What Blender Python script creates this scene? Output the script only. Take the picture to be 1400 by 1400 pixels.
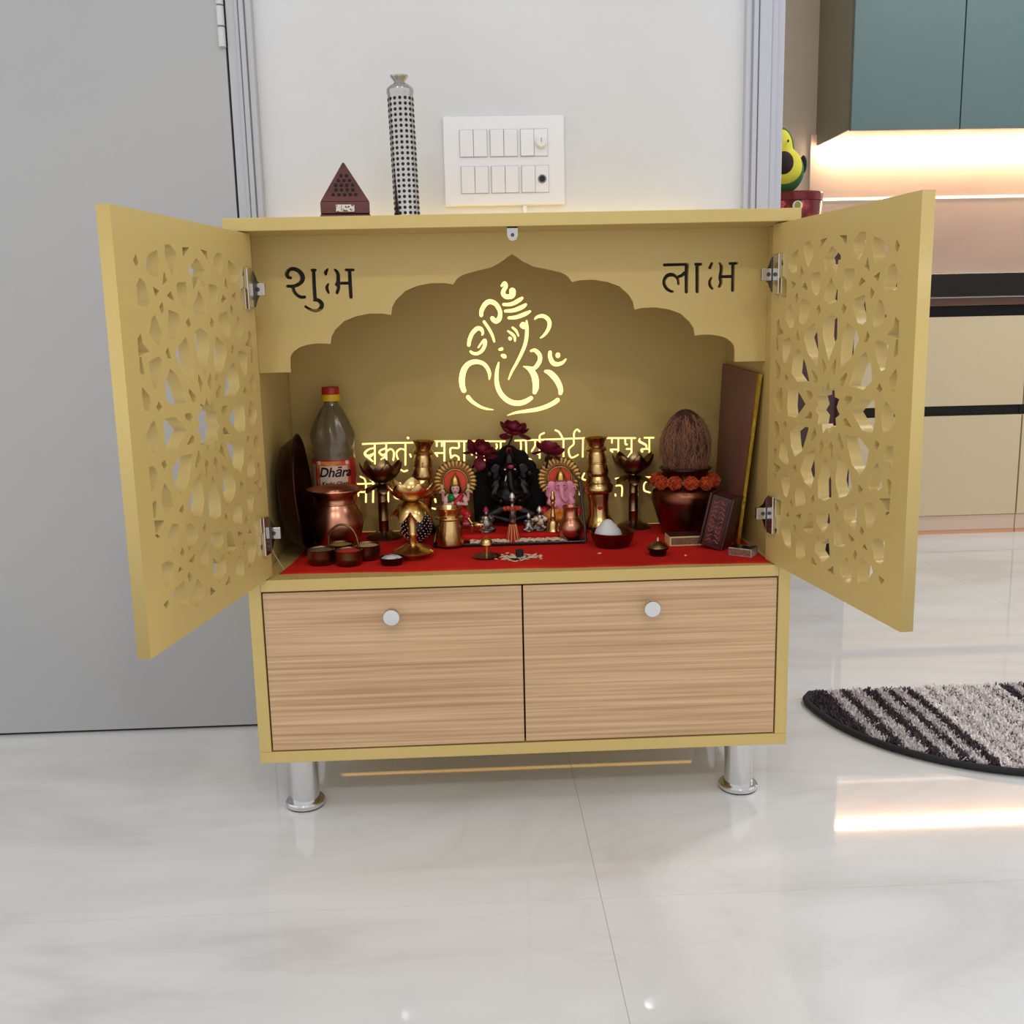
import bpy, bmesh, math, random
import numpy as np
from mathutils import Vector, Matrix, Euler

# ---------------------------------------------------------------- clear
for o in list(bpy.data.objects):
    bpy.data.objects.remove(o)
SC = bpy.context.scene
COL = SC.collection
R = math.radians
PI = math.pi
rnd = random.Random(7)

# ---------------------------------------------------------------- camera
cam = bpy.data.cameras.new('camera')
cam.sensor_width = 36.0
cam.lens = 1390.25 / 1400 * 36.0
cam.clip_start = 0.02
camo = bpy.data.objects.new('camera', cam)
camo.location = (-0.0656, -1.4506, 0.7356)
camo.rotation_euler = (1.3874, 0.0219, -0.0406)
COL.objects.link(camo)
SC.camera = camo

# ---------------------------------------------------------------- world, lights, exposure
SC.view_settings.view_transform = 'Standard'
SC.view_settings.look = 'None'
SC.view_settings.gamma = 1.0
SC.view_settings.use_curve_mapping = False
SC.view_settings.exposure = 0.0
W = bpy.data.worlds.new('room_light')
SC.world = W
W.use_nodes = True
W.node_tree.nodes['Background'].inputs[0].default_value = (0.98, 0.985, 1.0, 1)
W.node_tree.nodes['Background'].inputs[1].default_value = 1.0
CEIL_Z = 2.70
# ceiling lamps: (x, y, watts, diameter)
LAMPS = [(-0.75, -1.15, 3.2, 0.30), (0.55, -1.15, 3.2, 0.30), (-0.75, -2.9, 16, 0.30), (0.55, -2.9, 16, 0.30),
         (1.9, -0.9, 5, 0.30), (1.9, 1.15, 26, 0.30)]


# ---------------------------------------------------------------- materials
def lin(c):
    return tuple(((v / 255) / 12.92 if v / 255 <= 0.04045 else ((v / 255 + 0.055) / 1.055) ** 2.4) for v in c) + (1.0,)


MATS = {}


def mat(name, col, rough=0.5, metal=0.0, spec=0.5, coat=0.0, emit=None, estr=0.0, trans=0.0, noise=None, bump=None, alpha=1.0):
    """noise=(scale, colour2, lo, hi, stretch); bump=(scale, strength, stretch)"""
    if name in MATS:
        return MATS[name]
    m = bpy.data.materials.new(name)
    m.use_nodes = True
    nt = m.node_tree
    b = nt.nodes['Principled BSDF']
    b.inputs['Base Color'].default_value = lin(col)
    b.inputs['Roughness'].default_value = rough
    b.inputs['Metallic'].default_value = metal
    b.inputs['Specular IOR Level'].default_value = spec
    b.inputs['Coat Weight'].default_value = coat
    b.inputs['Coat Roughness'].default_value = 0.05
    b.inputs['Transmission Weight'].default_value = trans
    if emit:
        b.inputs['Emission Color'].default_value = lin(emit)
        b.inputs['Emission Strength'].default_value = estr

    def coord(stretch):
        tc = nt.nodes.new('ShaderNodeTexCoord')
        mp = nt.nodes.new('ShaderNodeMapping')
        mp.inputs['Scale'].default_value = stretch
        nt.links.new(tc.outputs['Object'], mp.inputs['Vector'])
        return mp.outputs['Vector']
    if noise:
        sc, c2, lo, hi, st = noise
        n = nt.nodes.new('ShaderNodeTexNoise')
        n.inputs['Scale'].default_value = sc
        n.inputs['Detail'].default_value = 6
        nt.links.new(coord(st), n.inputs['Vector'])
        r = nt.nodes.new('ShaderNodeValToRGB')
        r.color_ramp.elements[0].position = lo
        r.color_ramp.elements[0].color = lin(col)
        r.color_ramp.elements[1].position = hi
        r.color_ramp.elements[1].color = lin(c2)
        nt.links.new(n.outputs['Fac'], r.inputs['Fac'])
        nt.links.new(r.outputs['Color'], b.inputs['Base Color'])
    if bump:
        sc, s, st = bump
        n = nt.nodes.new('ShaderNodeTexNoise')
        n.inputs['Scale'].default_value = sc
        n.inputs['Detail'].default_value = 4
        nt.links.new(coord(st), n.inputs['Vector'])
        bp = nt.nodes.new('ShaderNodeBump')
        bp.inputs['Strength'].default_value = s
        bp.inputs['Distance'].default_value = 0.002
        nt.links.new(n.outputs['Fac'], bp.inputs['Height'])
        nt.links.new(bp.outputs['Normal'], b.inputs['Normal'])
    MATS[name] = m
    return m


U = (1, 1, 1)
MUST = mat('mustard laminate', (204, 178, 111), 0.34, spec=0.4, noise=(2.2, (199, 174, 108), 0.35, 0.7, U))
INNER = mat('mustard laminate inside', (202, 174, 102), 0.4, spec=0.3)
OAK = mat('oak veneer', (212, 177, 137), 0.5, noise=(5.0, (172, 133, 95), 0.36, 0.70, (0.5, 1, 42)), bump=(8.0, 0.25, (0.5, 1, 50)))
CHROME = mat('polished steel', (215, 215, 215), 0.12, 1.0)
STEEL = mat('brushed steel', (186, 182, 177), 0.22, 1.0)
DARKSTEEL = mat('dark hinge steel', (88, 80, 76), 0.28, 1.0)
BLACK = mat('black gap', (10, 9, 9), 0.6)
GLOW = mat('warm light panel', (255, 240, 160), 0.5, emit=(255, 237, 160), estr=1.25)
WALL = mat('cream wall paint', (216, 217, 220), 0.5, spec=0.3, noise=(3.0, (212, 212, 213), 0.4, 0.65, U), bump=(14.0, 0.05, U))
KWALL = mat('kitchen wall paint', (216, 203, 186), 0.6)
GREYDOOR = mat('grey door paint', (176, 176, 177), 0.42, spec=0.4, noise=(1.2, (169, 169, 171), 0.4, 0.7, U))
TRIMG = mat('grey frame paint', (182, 183, 187), 0.4)
TRIML = mat('pale grey frame paint', (190, 192, 202), 0.4)
WHITE = mat('white plastic', (232, 232, 236), 0.3)
BRASS = mat('brass', (214, 180, 120), 0.24, 1.0, noise=(22.0, (146, 114, 72), 0.45, 0.8, U))
BRASSD = mat('tarnished brass', (146, 120, 86), 0.3, 1.0, noise=(18.0, (70, 54, 42), 0.40, 0.75, U))
COPPER = mat('copper', (200, 140, 114), 0.28, 1.0, noise=(16.0, (126, 72, 54), 0.45, 0.8, U))
COPPERD = mat('dark copper', (124, 74, 56), 0.3, 1.0, noise=(14.0, (66, 28, 24), 0.4, 0.75, U))
DISHM = mat('old dark copper', (64, 34, 30), 0.32, 1.0, noise=(14.0, (36, 18, 18), 0.4, 0.75, U))
GOLD = mat('gold paint', (204, 160, 88), 0.3, 0.85)
REDCLOTH = mat('red cloth', (206, 34, 27), 0.85, spec=0.15, bump=(260.0, 0.25, U), noise=(7.0, (180, 26, 22), 0.4, 0.7, U))


# ---------------------------------------------------------------- geometry helper
class G:
    def __init__(s):
        s.v = []
        s.f = []

    def add(s, v, f, M=None):
        n = len(s.v)
        s.v += [tuple(M @ Vector(p)) if M else tuple(p) for p in v]
        s.f += [tuple(i + n for i in q) for q in f]
        return s

    def box(s, c, d, M=None):
        x, y, z = d[0] / 2, d[1] / 2, d[2] / 2
        v = [(c[0] + a * x, c[1] + b * y, c[2] + e * z) for e in (-1, 1) for b in (-1, 1) for a in (-1, 1)]
        return s.add(v, [(0, 2, 3, 1), (4, 5, 7, 6), (0, 1, 5, 4), (2, 6, 7, 3), (0, 4, 6, 2), (1, 3, 7, 5)], M)

    def b2(s, x0, x1, y0, y1, z0, z1, M=None):
        return s.box(((x0 + x1) / 2, (y0 + y1) / 2, (z0 + z1) / 2), (abs(x1 - x0), abs(y1 - y0), abs(z1 - z0)), M)

    def lathe(s, prof, c=(0, 0, 0), n=32, M=None, rad=None):
        """prof: [(r, z)]; ends are closed when r > 0.  rad(a, i) scales the radius"""
        v = []
        for i, (r, z) in enumerate(prof):
            for k in range(n):
                a = 2 * PI * k / n
                q = r * (rad(a, i) if rad else 1)
                v.append((c[0] + q * math.cos(a), c[1] + q * math.sin(a), c[2] + z))
        f = []
        for i in range(len(prof) - 1):
            for k in range(n):
                k2 = (k + 1) % n
                f.append((i * n + k, i * n + k2, (i + 1) * n + k2, (i + 1) * n + k))
        f.append(tuple(reversed(range(n))))
        f.append(tuple(range((len(prof) - 1) * n, len(prof) * n)))
        return s.add(v, f, M)

    def tube(s, path, r, n=8, M=None, cap=True):
        P = [Vector(p) for p in path]
        rr = r if isinstance(r, (list, tuple)) else [r] * len(P)
        v = []
        up = Vector((0.013, 0.021, 1)).normalized()
        for i, p in enumerate(P):
            t = (P[min(i + 1, len(P) - 1)] - P[max(i - 1, 0)]).normalized()
            a = t.cross(up if abs(t.dot(up)) < 0.95 else Vector((1, 0.02, 0)))
            a.normalize()
            b = t.cross(a)
            for k in range(n):
                w = 2 * PI * k / n
                v.append(p + a * (rr[i] * math.cos(w)) + b * (rr[i] * math.sin(w)))
        f = []
        for i in range(len(P) - 1):
            for k in range(n):
                k2 = (k + 1) % n
                f.append((i * n + k, (i + 1) * n + k, (i + 1) * n + k2, i * n + k2))
        if cap:
            f.append(tuple(range(n)))
            f.append(tuple(reversed(range((len(P) - 1) * n, len(P) * n))))
        return s.add(v, f, M)

    def ell(s, c, r, nu=14, nv=9, M=None):
        if not isinstance(r, (list, tuple)):
            r = (r, r, r)
        v = [(c[0], c[1], c[2] - r[2])]
        for j in range(1, nv):
            t = -PI / 2 + PI * j / nv
            for k in range(nu):
                a = 2 * PI * k / nu
                v.append((c[0] + r[0] * math.cos(t) * math.cos(a), c[1] + r[1] * math.cos(t) * math.sin(a), c[2] + r[2] * math.sin(t)))
        v.append((c[0], c[1], c[2] + r[2]))
        f = []
        for k in range(nu):
            k2 = (k + 1) % nu
            f.append((0, 1 + k2, 1 + k))
            for j in range(nv - 2):
                a = 1 + j * nu
                f.append((a + k, a + k2, a + nu + k2, a + nu + k))
            a = 1 + (nv - 2) * nu
            f.append((a + k, a + k2, len(v) - 1))
        return s.add(v, f, M)

    def prism(s, poly, y0, y1, M=None):
        """polygon in (x, z), extruded along y"""
        n = len(poly)
        v = [(x, y0, z) for x, z in poly] + [(x, y1, z) for x, z in poly]
        f = [tuple(range(n)), tuple(reversed(range(n, 2 * n)))]
        f += [(i, i + n, (i + 1) % n + n, (i + 1) % n) for i in range(n)]
        return s.add(v, f, M)

    def prismz(s, poly, z0, z1, M=None):
        n = len(poly)
        v = [(x, y, z0) for x, y in poly] + [(x, y, z1) for x, y in poly]
        f = [tuple(reversed(range(n))), tuple(range(n, 2 * n))]
        f += [(i, (i + 1) % n, (i + 1) % n + n, i + n) for i in range(n)]
        return s.add(v, f, M)


def mesh(name, g, fix=True):
    me = bpy.data.meshes.new(name)
    me.from_pydata([tuple(p) for p in g.v], [], g.f)
    me.validate()
    if fix:
        bm = bmesh.new()
        bm.from_mesh(me)
        bmesh.ops.recalc_face_normals(bm, faces=bm.faces)
        bm.to_mesh(me)
        bm.free()
    me.update()
    return me


def obj(name, g, m, parent=None, smooth=None, bevel=None, loc=None, rot=None, label=None):
    me = g if isinstance(g, bpy.types.Mesh) else mesh(name, g)
    if m is not None and not me.materials:
        me.materials.append(m)
    if smooth:
        me.polygons.foreach_set('use_smooth', [True] * len(me.polygons))
        if smooth < 179:
            me.set_sharp_from_angle(angle=R(smooth))
    o = bpy.data.objects.new(name, me)
    COL.objects.link(o)
    if parent is not None:
        o.parent = parent
    if loc:
        o.location = loc
    if rot:
        o.rotation_euler = rot
    if bevel:
        md = o.modifiers.new('bevel', 'BEVEL')
        md.width = bevel
        md.segments = 2
        md.limit_method = 'ANGLE'
    if label:
        o['label'] = label
    return o


def tag(o, label, cat, group=None):
    o['label'] = label
    o['category'] = cat
    if group:
        o['group'] = group
    return o


def thing(name, label, cat, loc=(0, 0, 0), rotz=0, group=None, rot=None):
    o = bpy.data.objects.new(name, None)
    o.empty_display_size = 0.02
    COL.objects.link(o)
    o.location = loc
    o.rotation_euler = rot if rot else (0, 0, rotz)
    return tag(o, label, cat, group)


def struct(o):
    o['kind'] = 'structure'
    return o


def evaluated(o):
    """bake the modifiers of a temporary object into a new mesh and drop the object"""
    dg = bpy.context.evaluated_depsgraph_get()
    dg.update()
    me = bpy.data.meshes.new_from_object(o.evaluated_get(dg), depsgraph=dg)
    bpy.data.objects.remove(o)
    return me


def blob(g, voxel, smooth_it=3):
    """one continuous skin around overlapping shapes"""
    o = obj('temp', g, None)
    md = o.modifiers.new('r', 'REMESH')
    md.mode = 'VOXEL'
    md.voxel_size = voxel
    sm = o.modifiers.new('s', 'SMOOTH')
    sm.iterations = smooth_it
    sm.factor = 0.5
    me = evaluated(o)
    me.polygons.foreach_set('use_smooth', [True] * len(me.polygons))
    return me


def stroke_poly(pts, scale=0.001):
    """outline (x, z) of a brush stroke with round ends; pts: (x, z, width) mm"""
    P = [(Vector((a * scale, b * scale)), w * scale / 2) for a, b, w in pts]
    if len(P) > 2:                                   # Catmull-Rom smoothing
        Q = []
        for i in range(len(P) - 1):
            p0, p1, p2, p3 = P[max(i - 1, 0)], P[i], P[i + 1], P[min(i + 2, len(P) - 1)]
            for k in range(3):
                t = k / 3
                c = lambda a, b, c_, d: 0.5 * (2 * b + (c_ - a) * t + (2 * a - 5 * b + 4 * c_ - d) * t * t + (3 * b - a - 3 * c_ + d) * t ** 3)
                Q.append((c(p0[0], p1[0], p2[0], p3[0]), max(0.0003, c(p0[1], p1[1], p2[1], p3[1]))))
        Q.append(P[-1])
        P = Q
    L, Rr = [], []
    for i, (p, w) in enumerate(P):
        t = (P[min(i + 1, len(P) - 1)][0] - P[max(i - 1, 0)][0]).normalized()
        n = Vector((-t.y, t.x))
        L.append(p + n * w)
        Rr.append(p - n * w)
        if i == 0:
            t0 = t
        t1 = t
    def capp(p, w, d):
        n = Vector((-d.y, d.x))
        return [p + n * (w * math.cos(a)) + d * (w * 0.8 * math.sin(a)) for a in (PI * 0.25, PI * 0.5, PI * 0.75)]
    return [tuple(q) for q in L + capp(P[-1][0], P[-1][1], t1) + Rr[::-1] + capp(P[0][0], P[0][1], -t0)]


def cut(target_mesh, polys, y0, y1):
    """cut the stroke outlines right through a panel"""
    o = obj('temp', target_mesh, None)
    tools = []
    for P in polys:
        t = obj('tool', G().prism(P, y0, y1), None)
        tools.append(t)
        md = o.modifiers.new('b', 'BOOLEAN')
        md.operation = 'DIFFERENCE'
        md.solver = 'EXACT'
        md.object = t
    me = evaluated(o)
    for t in tools:
        bpy.data.objects.remove(t)
    return me


def flat_shape(outer, holes, thick, bevel=0.0):
    """filled outline with openings, extruded: returns a mesh in (x, z), centred on y = 0"""
    cu = bpy.data.curves.new('shape', 'CURVE')
    cu.dimensions = '2D'
    cu.fill_mode = 'BOTH'
    cu.extrude = thick / 2 - bevel
    cu.bevel_depth = bevel
    cu.bevel_resolution = 0
    for L in [outer] + holes:
        sp = cu.splines.new('POLY')
        sp.points.add(len(L) - 1)
        for p, (a, b) in zip(sp.points, L):
            p.co = (a, b, 0, 1)
        sp.use_cyclic_u = True
    o = bpy.data.objects.new('temp', cu)
    COL.objects.link(o)
    me = evaluated(o)
    me.transform(Matrix.Rotation(R(90), 4, 'X'))
    return me


def smooth_stroke(pts, trim=0.0, fat=1.0):
    """Catmull-Rom points of a stroke in metres: [(x, z, half width)]"""
    P = [Vector((a, b, fat * w / 2)) * 0.001 for a, b, w in pts]
    if trim:
        for i, j in ((0, 1), (-1, -2)):
            d = Vector((P[j].x - P[i].x, P[j].y - P[i].y, 0))
            P[i] = P[i] + d.normalized() * min(trim * P[i].z, 0.45 * d.length)
    if len(P) < 3:
        return P
    Q = []
    for i in range(len(P) - 1):
        p0, p1, p2, p3 = P[max(i - 1, 0)], P[i], P[i + 1], P[min(i + 2, len(P) - 1)]
        for k in range(4):
            t = k / 4
            Q.append(0.5 * (2 * p1 + (p2 - p0) * t + (2 * p0 - 5 * p1 + 4 * p2 - p3) * t * t + (3 * p1 - p0 - 3 * p2 + p3) * t ** 3))
    return Q + [P[-1]]


def union_loops(strokes, cell=0.0005, trim=0.0, fat=1.0):
    """closed outlines (x, z) of the union of brush strokes"""
    S = [smooth_stroke(s, trim, fat) for s in strokes]
    al = [p for s in S for p in s]
    x0, x1 = min(p.x for p in al) - 0.01, max(p.x for p in al) + 0.01
    z0, z1 = min(p.y for p in al) - 0.01, max(p.y for p in al) + 0.01
    nx, nz = int((x1 - x0) / cell) + 2, int((z1 - z0) / cell) + 2
    D = np.full((nz, nx), 1.0)
    for s in S:
        for a, b in zip(s[:-1], s[1:]):
            rm = max(a.z, b.z) + 0.003
            i0 = max(0, int((min(a.x, b.x) - rm - x0) / cell))
            i1 = min(nx, int((max(a.x, b.x) + rm - x0) / cell) + 2)
            j0 = max(0, int((min(a.y, b.y) - rm - z0) / cell))
            j1 = min(nz, int((max(a.y, b.y) + rm - z0) / cell) + 2)
            X, Z = np.meshgrid(x0 + np.arange(i0, i1) * cell, z0 + np.arange(j0, j1) * cell)
            dx, dz = b.x - a.x, b.y - a.y
            L = max(dx * dx + dz * dz, 1e-12)
            t = np.clip(((X - a.x) * dx + (Z - a.y) * dz) / L, 0, 1)
            d = np.hypot(X - a.x - t * dx, Z - a.y - t * dz) - (a.z + (b.z - a.z) * t)
            D[j0:j1, i0:i1] = np.minimum(D[j0:j1, i0:i1], d)
    D[D == 0] = 1e-9
    I = D < 0
    nxt = {}

    def ep(j, i, hor):                      # crossing on a grid edge
        if hor:
            a, b = D[j, i], D[j, i + 1]
            return (x0 + (i + a / (a - b)) * cell, z0 + j * cell)
        a, b = D[j, i], D[j + 1, i]
        return (x0 + i * cell, z0 + (j + a / (a - b)) * cell)
    mixed = (I[:-1, :-1].astype(int) + I[:-1, 1:] + I[1:, :-1] + I[1:, 1:])
    for j, i in zip(*np.nonzero((mixed > 0) & (mixed < 4))):
        c = [I[j, i], I[j, i + 1], I[j + 1, i + 1], I[j + 1, i]]
        E = [(j, i, True), (j, i + 1, False), (j + 1, i, True), (j, i, False)]
        ent = [k for k in range(4) if c[k] and not c[(k + 1) % 4]]     # leaving the inside along this edge
        ext = [k for k in range(4) if not c[k] and c[(k + 1) % 4]]
        for k in ent:
            e = min(ext, key=lambda q: (q - k) % 4) if len(ext) > 1 else ext[0]
            nxt[E[k]] = E[e]
    loops = []
    while nxt:
        k0, k = None, next(iter(nxt))
        L = []
        while k in nxt:
            L.append(ep(*[int(k[0]), int(k[1])], k[2]))
            k = nxt.pop(k)
        if len(L) < 8:
            continue
        Q = [L[0]]                           # thin out nearly straight runs
        for n in range(1, len(L) - 1):
            ax, az = Q[-1]
            bx, bz = L[n]
            cx, cz = L[n + 1]
            ar = abs((bx - ax) * (cz - az) - (bz - az) * (cx - ax))
            if ar > 2.5e-8 or math.hypot(bx - ax, bz - az) > 0.012:
                Q.append(L[n])
        Q.append(L[-1])
        loops.append(Q)
    return loops


def text_geo(s, size, shear=0.0, extrude=0.0003, space=1.0, bold=0.0):
    cu = bpy.data.curves.new('t', 'FONT')
    cu.body = s
    cu.size = size
    cu.shear = shear
    cu.extrude = extrude
    cu.space_character = space
    cu.offset = bold
    cu.align_x = 'CENTER'
    cu.resolution_u = 3
    o = bpy.data.objects.new('temp', cu)
    COL.objects.link(o)
    me = evaluated(o)
    g = G()
    g.v = [tuple(v.co) for v in me.vertices]
    g.f = [tuple(p.vertices) for p in me.polygons]
    return g


def copy_tree(o, parent=None):
    c = o.copy()
    COL.objects.link(c)
    if parent is not None:
        c.parent = parent
    for ch in [x for x in bpy.data.objects if x.parent == o]:
        copy_tree(ch, c)
    return c

HOLES = [  # outlines of the carved openings, millimetres from the door centre (flag 1: on the axis)
 ([(18,212),(34,211),(34,202)],0),
 ([(67,212),(80,211),(82,200),(74,186),(68,179),(55,193),(52,203)],0),
 ([(101,204),(121,198),(132,188),(127,179),(115,174),(103,175),(98,194)],0),
 ([(151,195),(156,190),(153,185),(148,188)],0),
 ([(-2,201),(21,188),(21,183),(15,183),(12,163),(-3,179),(-18,166),(-22,185),(-25,188)],1),
 ([(88,179),(92,168),(83,172)],0),
 ([(33,171),(54,170),(59,166),(55,151),(48,144),(39,141),(32,150)],0),
 ([(75,158),(82,154),(72,150),(70,152)],0),
 ([(116,162),(113,154),(106,159)],0),
 ([(147,171),(155,164),(155,150),(155,143),(137,141),(127,147),(136,167)],0),
 ([(-1,162),(5,154),(16,146),(16,134),(-2,130),(-19,136),(-15,150)],1),
 ([(99,145),(105,141),(101,135),(97,139)],0),
 ([(84,138),(89,119),(90,109),(82,104),(71,106),(61,118),(55,127),(60,134)],0),
 ([(33,128),(39,124),(34,118),(29,122)],0),
 ([(119,132),(126,128),(135,113),(119,100),(109,101),(106,114),(114,125)],0),
 ([(1,117),(18,113),(19,88),(-1,59),(-19,89),(-18,110)],1),
 ([(45,106),(56,101),(66,97),(75,87),(60,66),(32,50),(31,70),(35,91)],0),
 ([(94,94),(98,90),(95,85),(89,85)],0),
 ([(155,112),(163,107),(164,89),(139,93),(153,102)],0),
 ([(159,87),(163,87),(164,70),(156,67),(154,70)],0),
 ([(119,86),(137,82),(143,80),(140,66),(137,53),(129,51),(124,58),(117,66),(112,82)],0),
 ([(17,60),(19,54),(15,41),(8,50)],0),
 ([(45,44),(47,41),(39,29),(31,31),(32,36)],0),
 ([(92,71),(102,61),(106,57),(109,38),(90,27),(55,30),(66,50),(78,64)],0),
 ([(162,54),(164,46),(162,30),(152,28),(146,36),(148,44)],0),
 ([(127,35),(132,30),(128,27),(122,30)],0),
 ([(49,16),(62,16),(62,12),(51,6),(44,11)],0),
 ([(89,15),(116,16),(119,8),(120,-9),(116,-22),(92,-22),(64,-2)],0),
 ([(142,16),(151,12),(163,2),(163,-6),(150,-19),(142,-21),(137,-13),(135,1)],0),
 ([(49,-11),(63,-20),(46,-19),(44,-14)],0),
 ([(52,-33),(82,-32),(87,-33),(109,-44),(104,-63),(91,-77),(70,-66),(60,-49)],0),
 ([(125,-32),(131,-34),(128,-40),(122,-37)],0),
 ([(153,-34),(163,-34),(163,-51),(161,-60),(146,-51),(145,-42),(150,-36)],0),
 ([(13,-46),(18,-50),(17,-65),(8,-52)],0),
 ([(-1,-67),(9,-81),(17,-94),(19,-115),(2,-124),(-17,-122),(-19,-100),(-10,-83)],1),
 ([(33,-59),(54,-69),(60,-72),(72,-93),(67,-100),(58,-108),(40,-113),(29,-93),(32,-76)],0),
 ([(89,-90),(97,-94),(92,-98),(87,-96)],0),
 ([(130,-57),(138,-66),(143,-84),(135,-88),(117,-92),(110,-87),(114,-82),(116,-70)],0),
 ([(156,-71),(163,-74),(162,-92),(157,-92),(152,-74)],0),
 ([(35,-34),(45,-47),(42,-49),(31,-41)],0),
 ([(136,-98),(163,-93),(162,-109),(150,-107)],0),
 ([(157,-110),(163,-110),(156,-116),(152,-114)],0),
 ([(32,-123),(38,-128),(34,-132),(30,-128)],0),
 ([(73,-115),(83,-115),(87,-130),(83,-146),(58,-139),(54,-133),(59,-123)],0),
 ([(105,-109),(120,-107),(133,-117),(123,-136),(114,-139),(106,-122)],0),
 ([(99,-140),(104,-145),(100,-149),(95,-146)],0),
 ([(69,-155),(81,-159),(75,-162),(70,-160)],0),
 ([(36,-147),(49,-153),(53,-169),(60,-170),(50,-176),(31,-176),(30,-163),(31,-152)],0),
 ([(109,-160),(114,-165),(105,-164)],0),
 ([(86,-173),(90,-176),(87,-183),(82,-179)],0),
 ([(137,-146),(154,-147),(154,-169),(146,-176),(134,-173),(124,-152)],0),
 ([(66,-186),(75,-193),(80,-203),(77,-217),(67,-218),(50,-209),(55,-195)],0),
 ([(102,-179),(125,-182),(130,-189),(116,-206),(97,-211),(96,-202),(98,-189)],0),
 ([(146,-191),(155,-193),(151,-198),(146,-195)],0),
 ([(30,-206),(32,-215),(17,-214)],0),
 ([(-16,-173),(0,-182),(16,-171),(20,-194),(2,-207),(-22,-196)],1),
 ([(-16,-144),(15,-139),(18,-149),(1,-167),(-19,-157)],1),
]
EMBLEM = [  # strokes: (x, z, width) in millimetres
 [(-10.5,798.7,4.1),(-4.0,803.7,6.7),(-1.8,798.5,6.4),(-6.1,791.6,7.5),(-6.8,785.5,7.9),(-1.0,780.9,8.2),(8.1,782.5,9.4),(9.1,789.5,11.6),(7.4,792.2,9.4)],
 [(-8.5,767.9,5.2),(6.9,768.4,6.4),(19.6,774.3,7.1),(26.9,779.1,4.9)],
 [(-5.7,756.8,5.2),(10.2,757.7,6.7),(24.8,762.7,7.5),(33.0,767.9,4.9)],
 [(0.0,745.0,4.9),(15.4,746.1,6.7),(30.0,751.1,7.1),(40.0,755.9,4.1)],
 [(-46.0,748.3,6.4),(-44.8,758.9,7.5),(-38.2,769.4,8.2),(-30.0,773.3,8.6),(-20.2,769.0,7.9),(-14.1,759.1,7.5),(-13.1,750.3,7.5),(-15.4,743.2,8.6),(-20.9,739.8,8.2),(-26.2,744.3,7.9),(-27.6,747.9,4.9)],
 [(-42.2,741.1,4.9),(-33.8,728.5,5.2),(-27.8,716.8,4.9),(-24.0,704.2,3.7)],
 [(-69.1,698.1,6.0),(-67.3,708.8,6.7),(-62.1,720.2,7.1),(-53.4,728.1,7.5),(-46.5,727.0,6.7),(-44.0,720.7,4.5),(-45.4,716.3,3.4)],
 [(-67.2,690.0,4.1),(-62.2,686.3,5.2),(-55.0,685.2,5.6),(-46.7,689.5,6.0),(-41.0,699.2,6.4),(-40.7,707.3,6.4),(-45.3,704.7,4.1),(-52.9,695.0,3.0)],
 [(-78.8,618.9,8.6),(-82.4,631.7,9.7),(-81.9,646.2,10.5),(-77.5,659.6,10.1),(-69.1,668.4,9.0),(-58.1,671.3,8.2),(-46.3,668.8,7.1),(-38.3,661.4,6.7),(-34.1,650.5,6.0),(-34.7,639.6,2.6)],
 [(-74.4,612.4,7.5),(-65.5,602.2,6.4),(-53.0,593.6,5.2),(-41.2,589.1,4.1),(-28.7,587.0,1.9)],
 [(-17.2,669.9,2.6),(-19.6,661.0,5.2),(-21.7,648.4,6.7),(-21.7,633.9,7.9),(-17.5,619.2,8.6),(-8.6,607.1,9.0),(3.1,599.5,9.4),(15.9,597.4,9.4),(27.9,600.2,9.0),(40.0,607.2,7.5)],
 [(24.6,661.7,1.1),(35.4,657.0,7.5),(43.5,646.8,11.2),(46.4,634.0,11.6),(46.2,623.1,10.5),(43.4,613.2,7.5)],
 [(37.8,687.6,4.1),(46.1,688.6,6.4),(53.2,681.8,7.5),(54.9,673.7,7.5),(51.1,664.7,7.9),(43.7,657.7,6.7),(31.9,660.1,3.7)],
 [(61.9,652.7,4.5),(71.9,648.8,9.7),(81.8,638.6,10.5),(88.1,626.7,9.7),(90.2,618.4,8.6),(89.3,610.7,7.1)],
 [(86.8,602.9,8.2),(76.6,595.9,8.2),(63.6,590.1,7.9),(47.0,585.6,7.5),(26.7,583.0,6.0),(10.1,581.0,4.5),(-4.7,576.5,1.9)],
 [(32.5,740.4,3.4),(32.8,726.2,6.4),(31.9,711.9,6.4),(28.6,697.6,6.4),(22.3,683.4,6.0),(13.7,667.4,5.2),(5.2,653.2,4.5),(-1.1,638.8,2.6)],
 [(22.3,730.0,7.5),(26.0,733.4,8.6),(28.6,728.9,11.2)],
 [(6.9,729.4,3.7),(14.0,723.0,4.5),(18.3,713.1,3.0)],
 [(-1.0,723.3,3.0),(6.6,717.8,4.9),(11.1,712.4,4.9),(11.8,704.3,3.4)],
 [(1.6,711.7,5.6),(4.1,708.9,6.4)],
 [(-17.0,691.1,4.9),(-9.7,692.8,6.0)],
 [(-12.9,682.1,4.9),(-7.8,679.6,7.5),(-4.3,676.8,1.9)],
 [(46.1,741.9,3.4),(52.5,746.2,5.2),(61.6,746.9,6.4),(69.7,741.4,7.1),(72.3,732.4,7.1),(68.5,721.8,6.0),(62.0,713.9,4.5),(55.5,709.2,2.2)],
 [(72.5,686.8,6.4),(72.3,676.9,7.5),(76.7,666.8,8.2),(84.9,663.6,7.5),(94.1,666.4,5.6),(100.6,672.6,3.0)],
 [(86.1,681.9,8.2),(86.0,677.4,8.2)],
]
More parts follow.
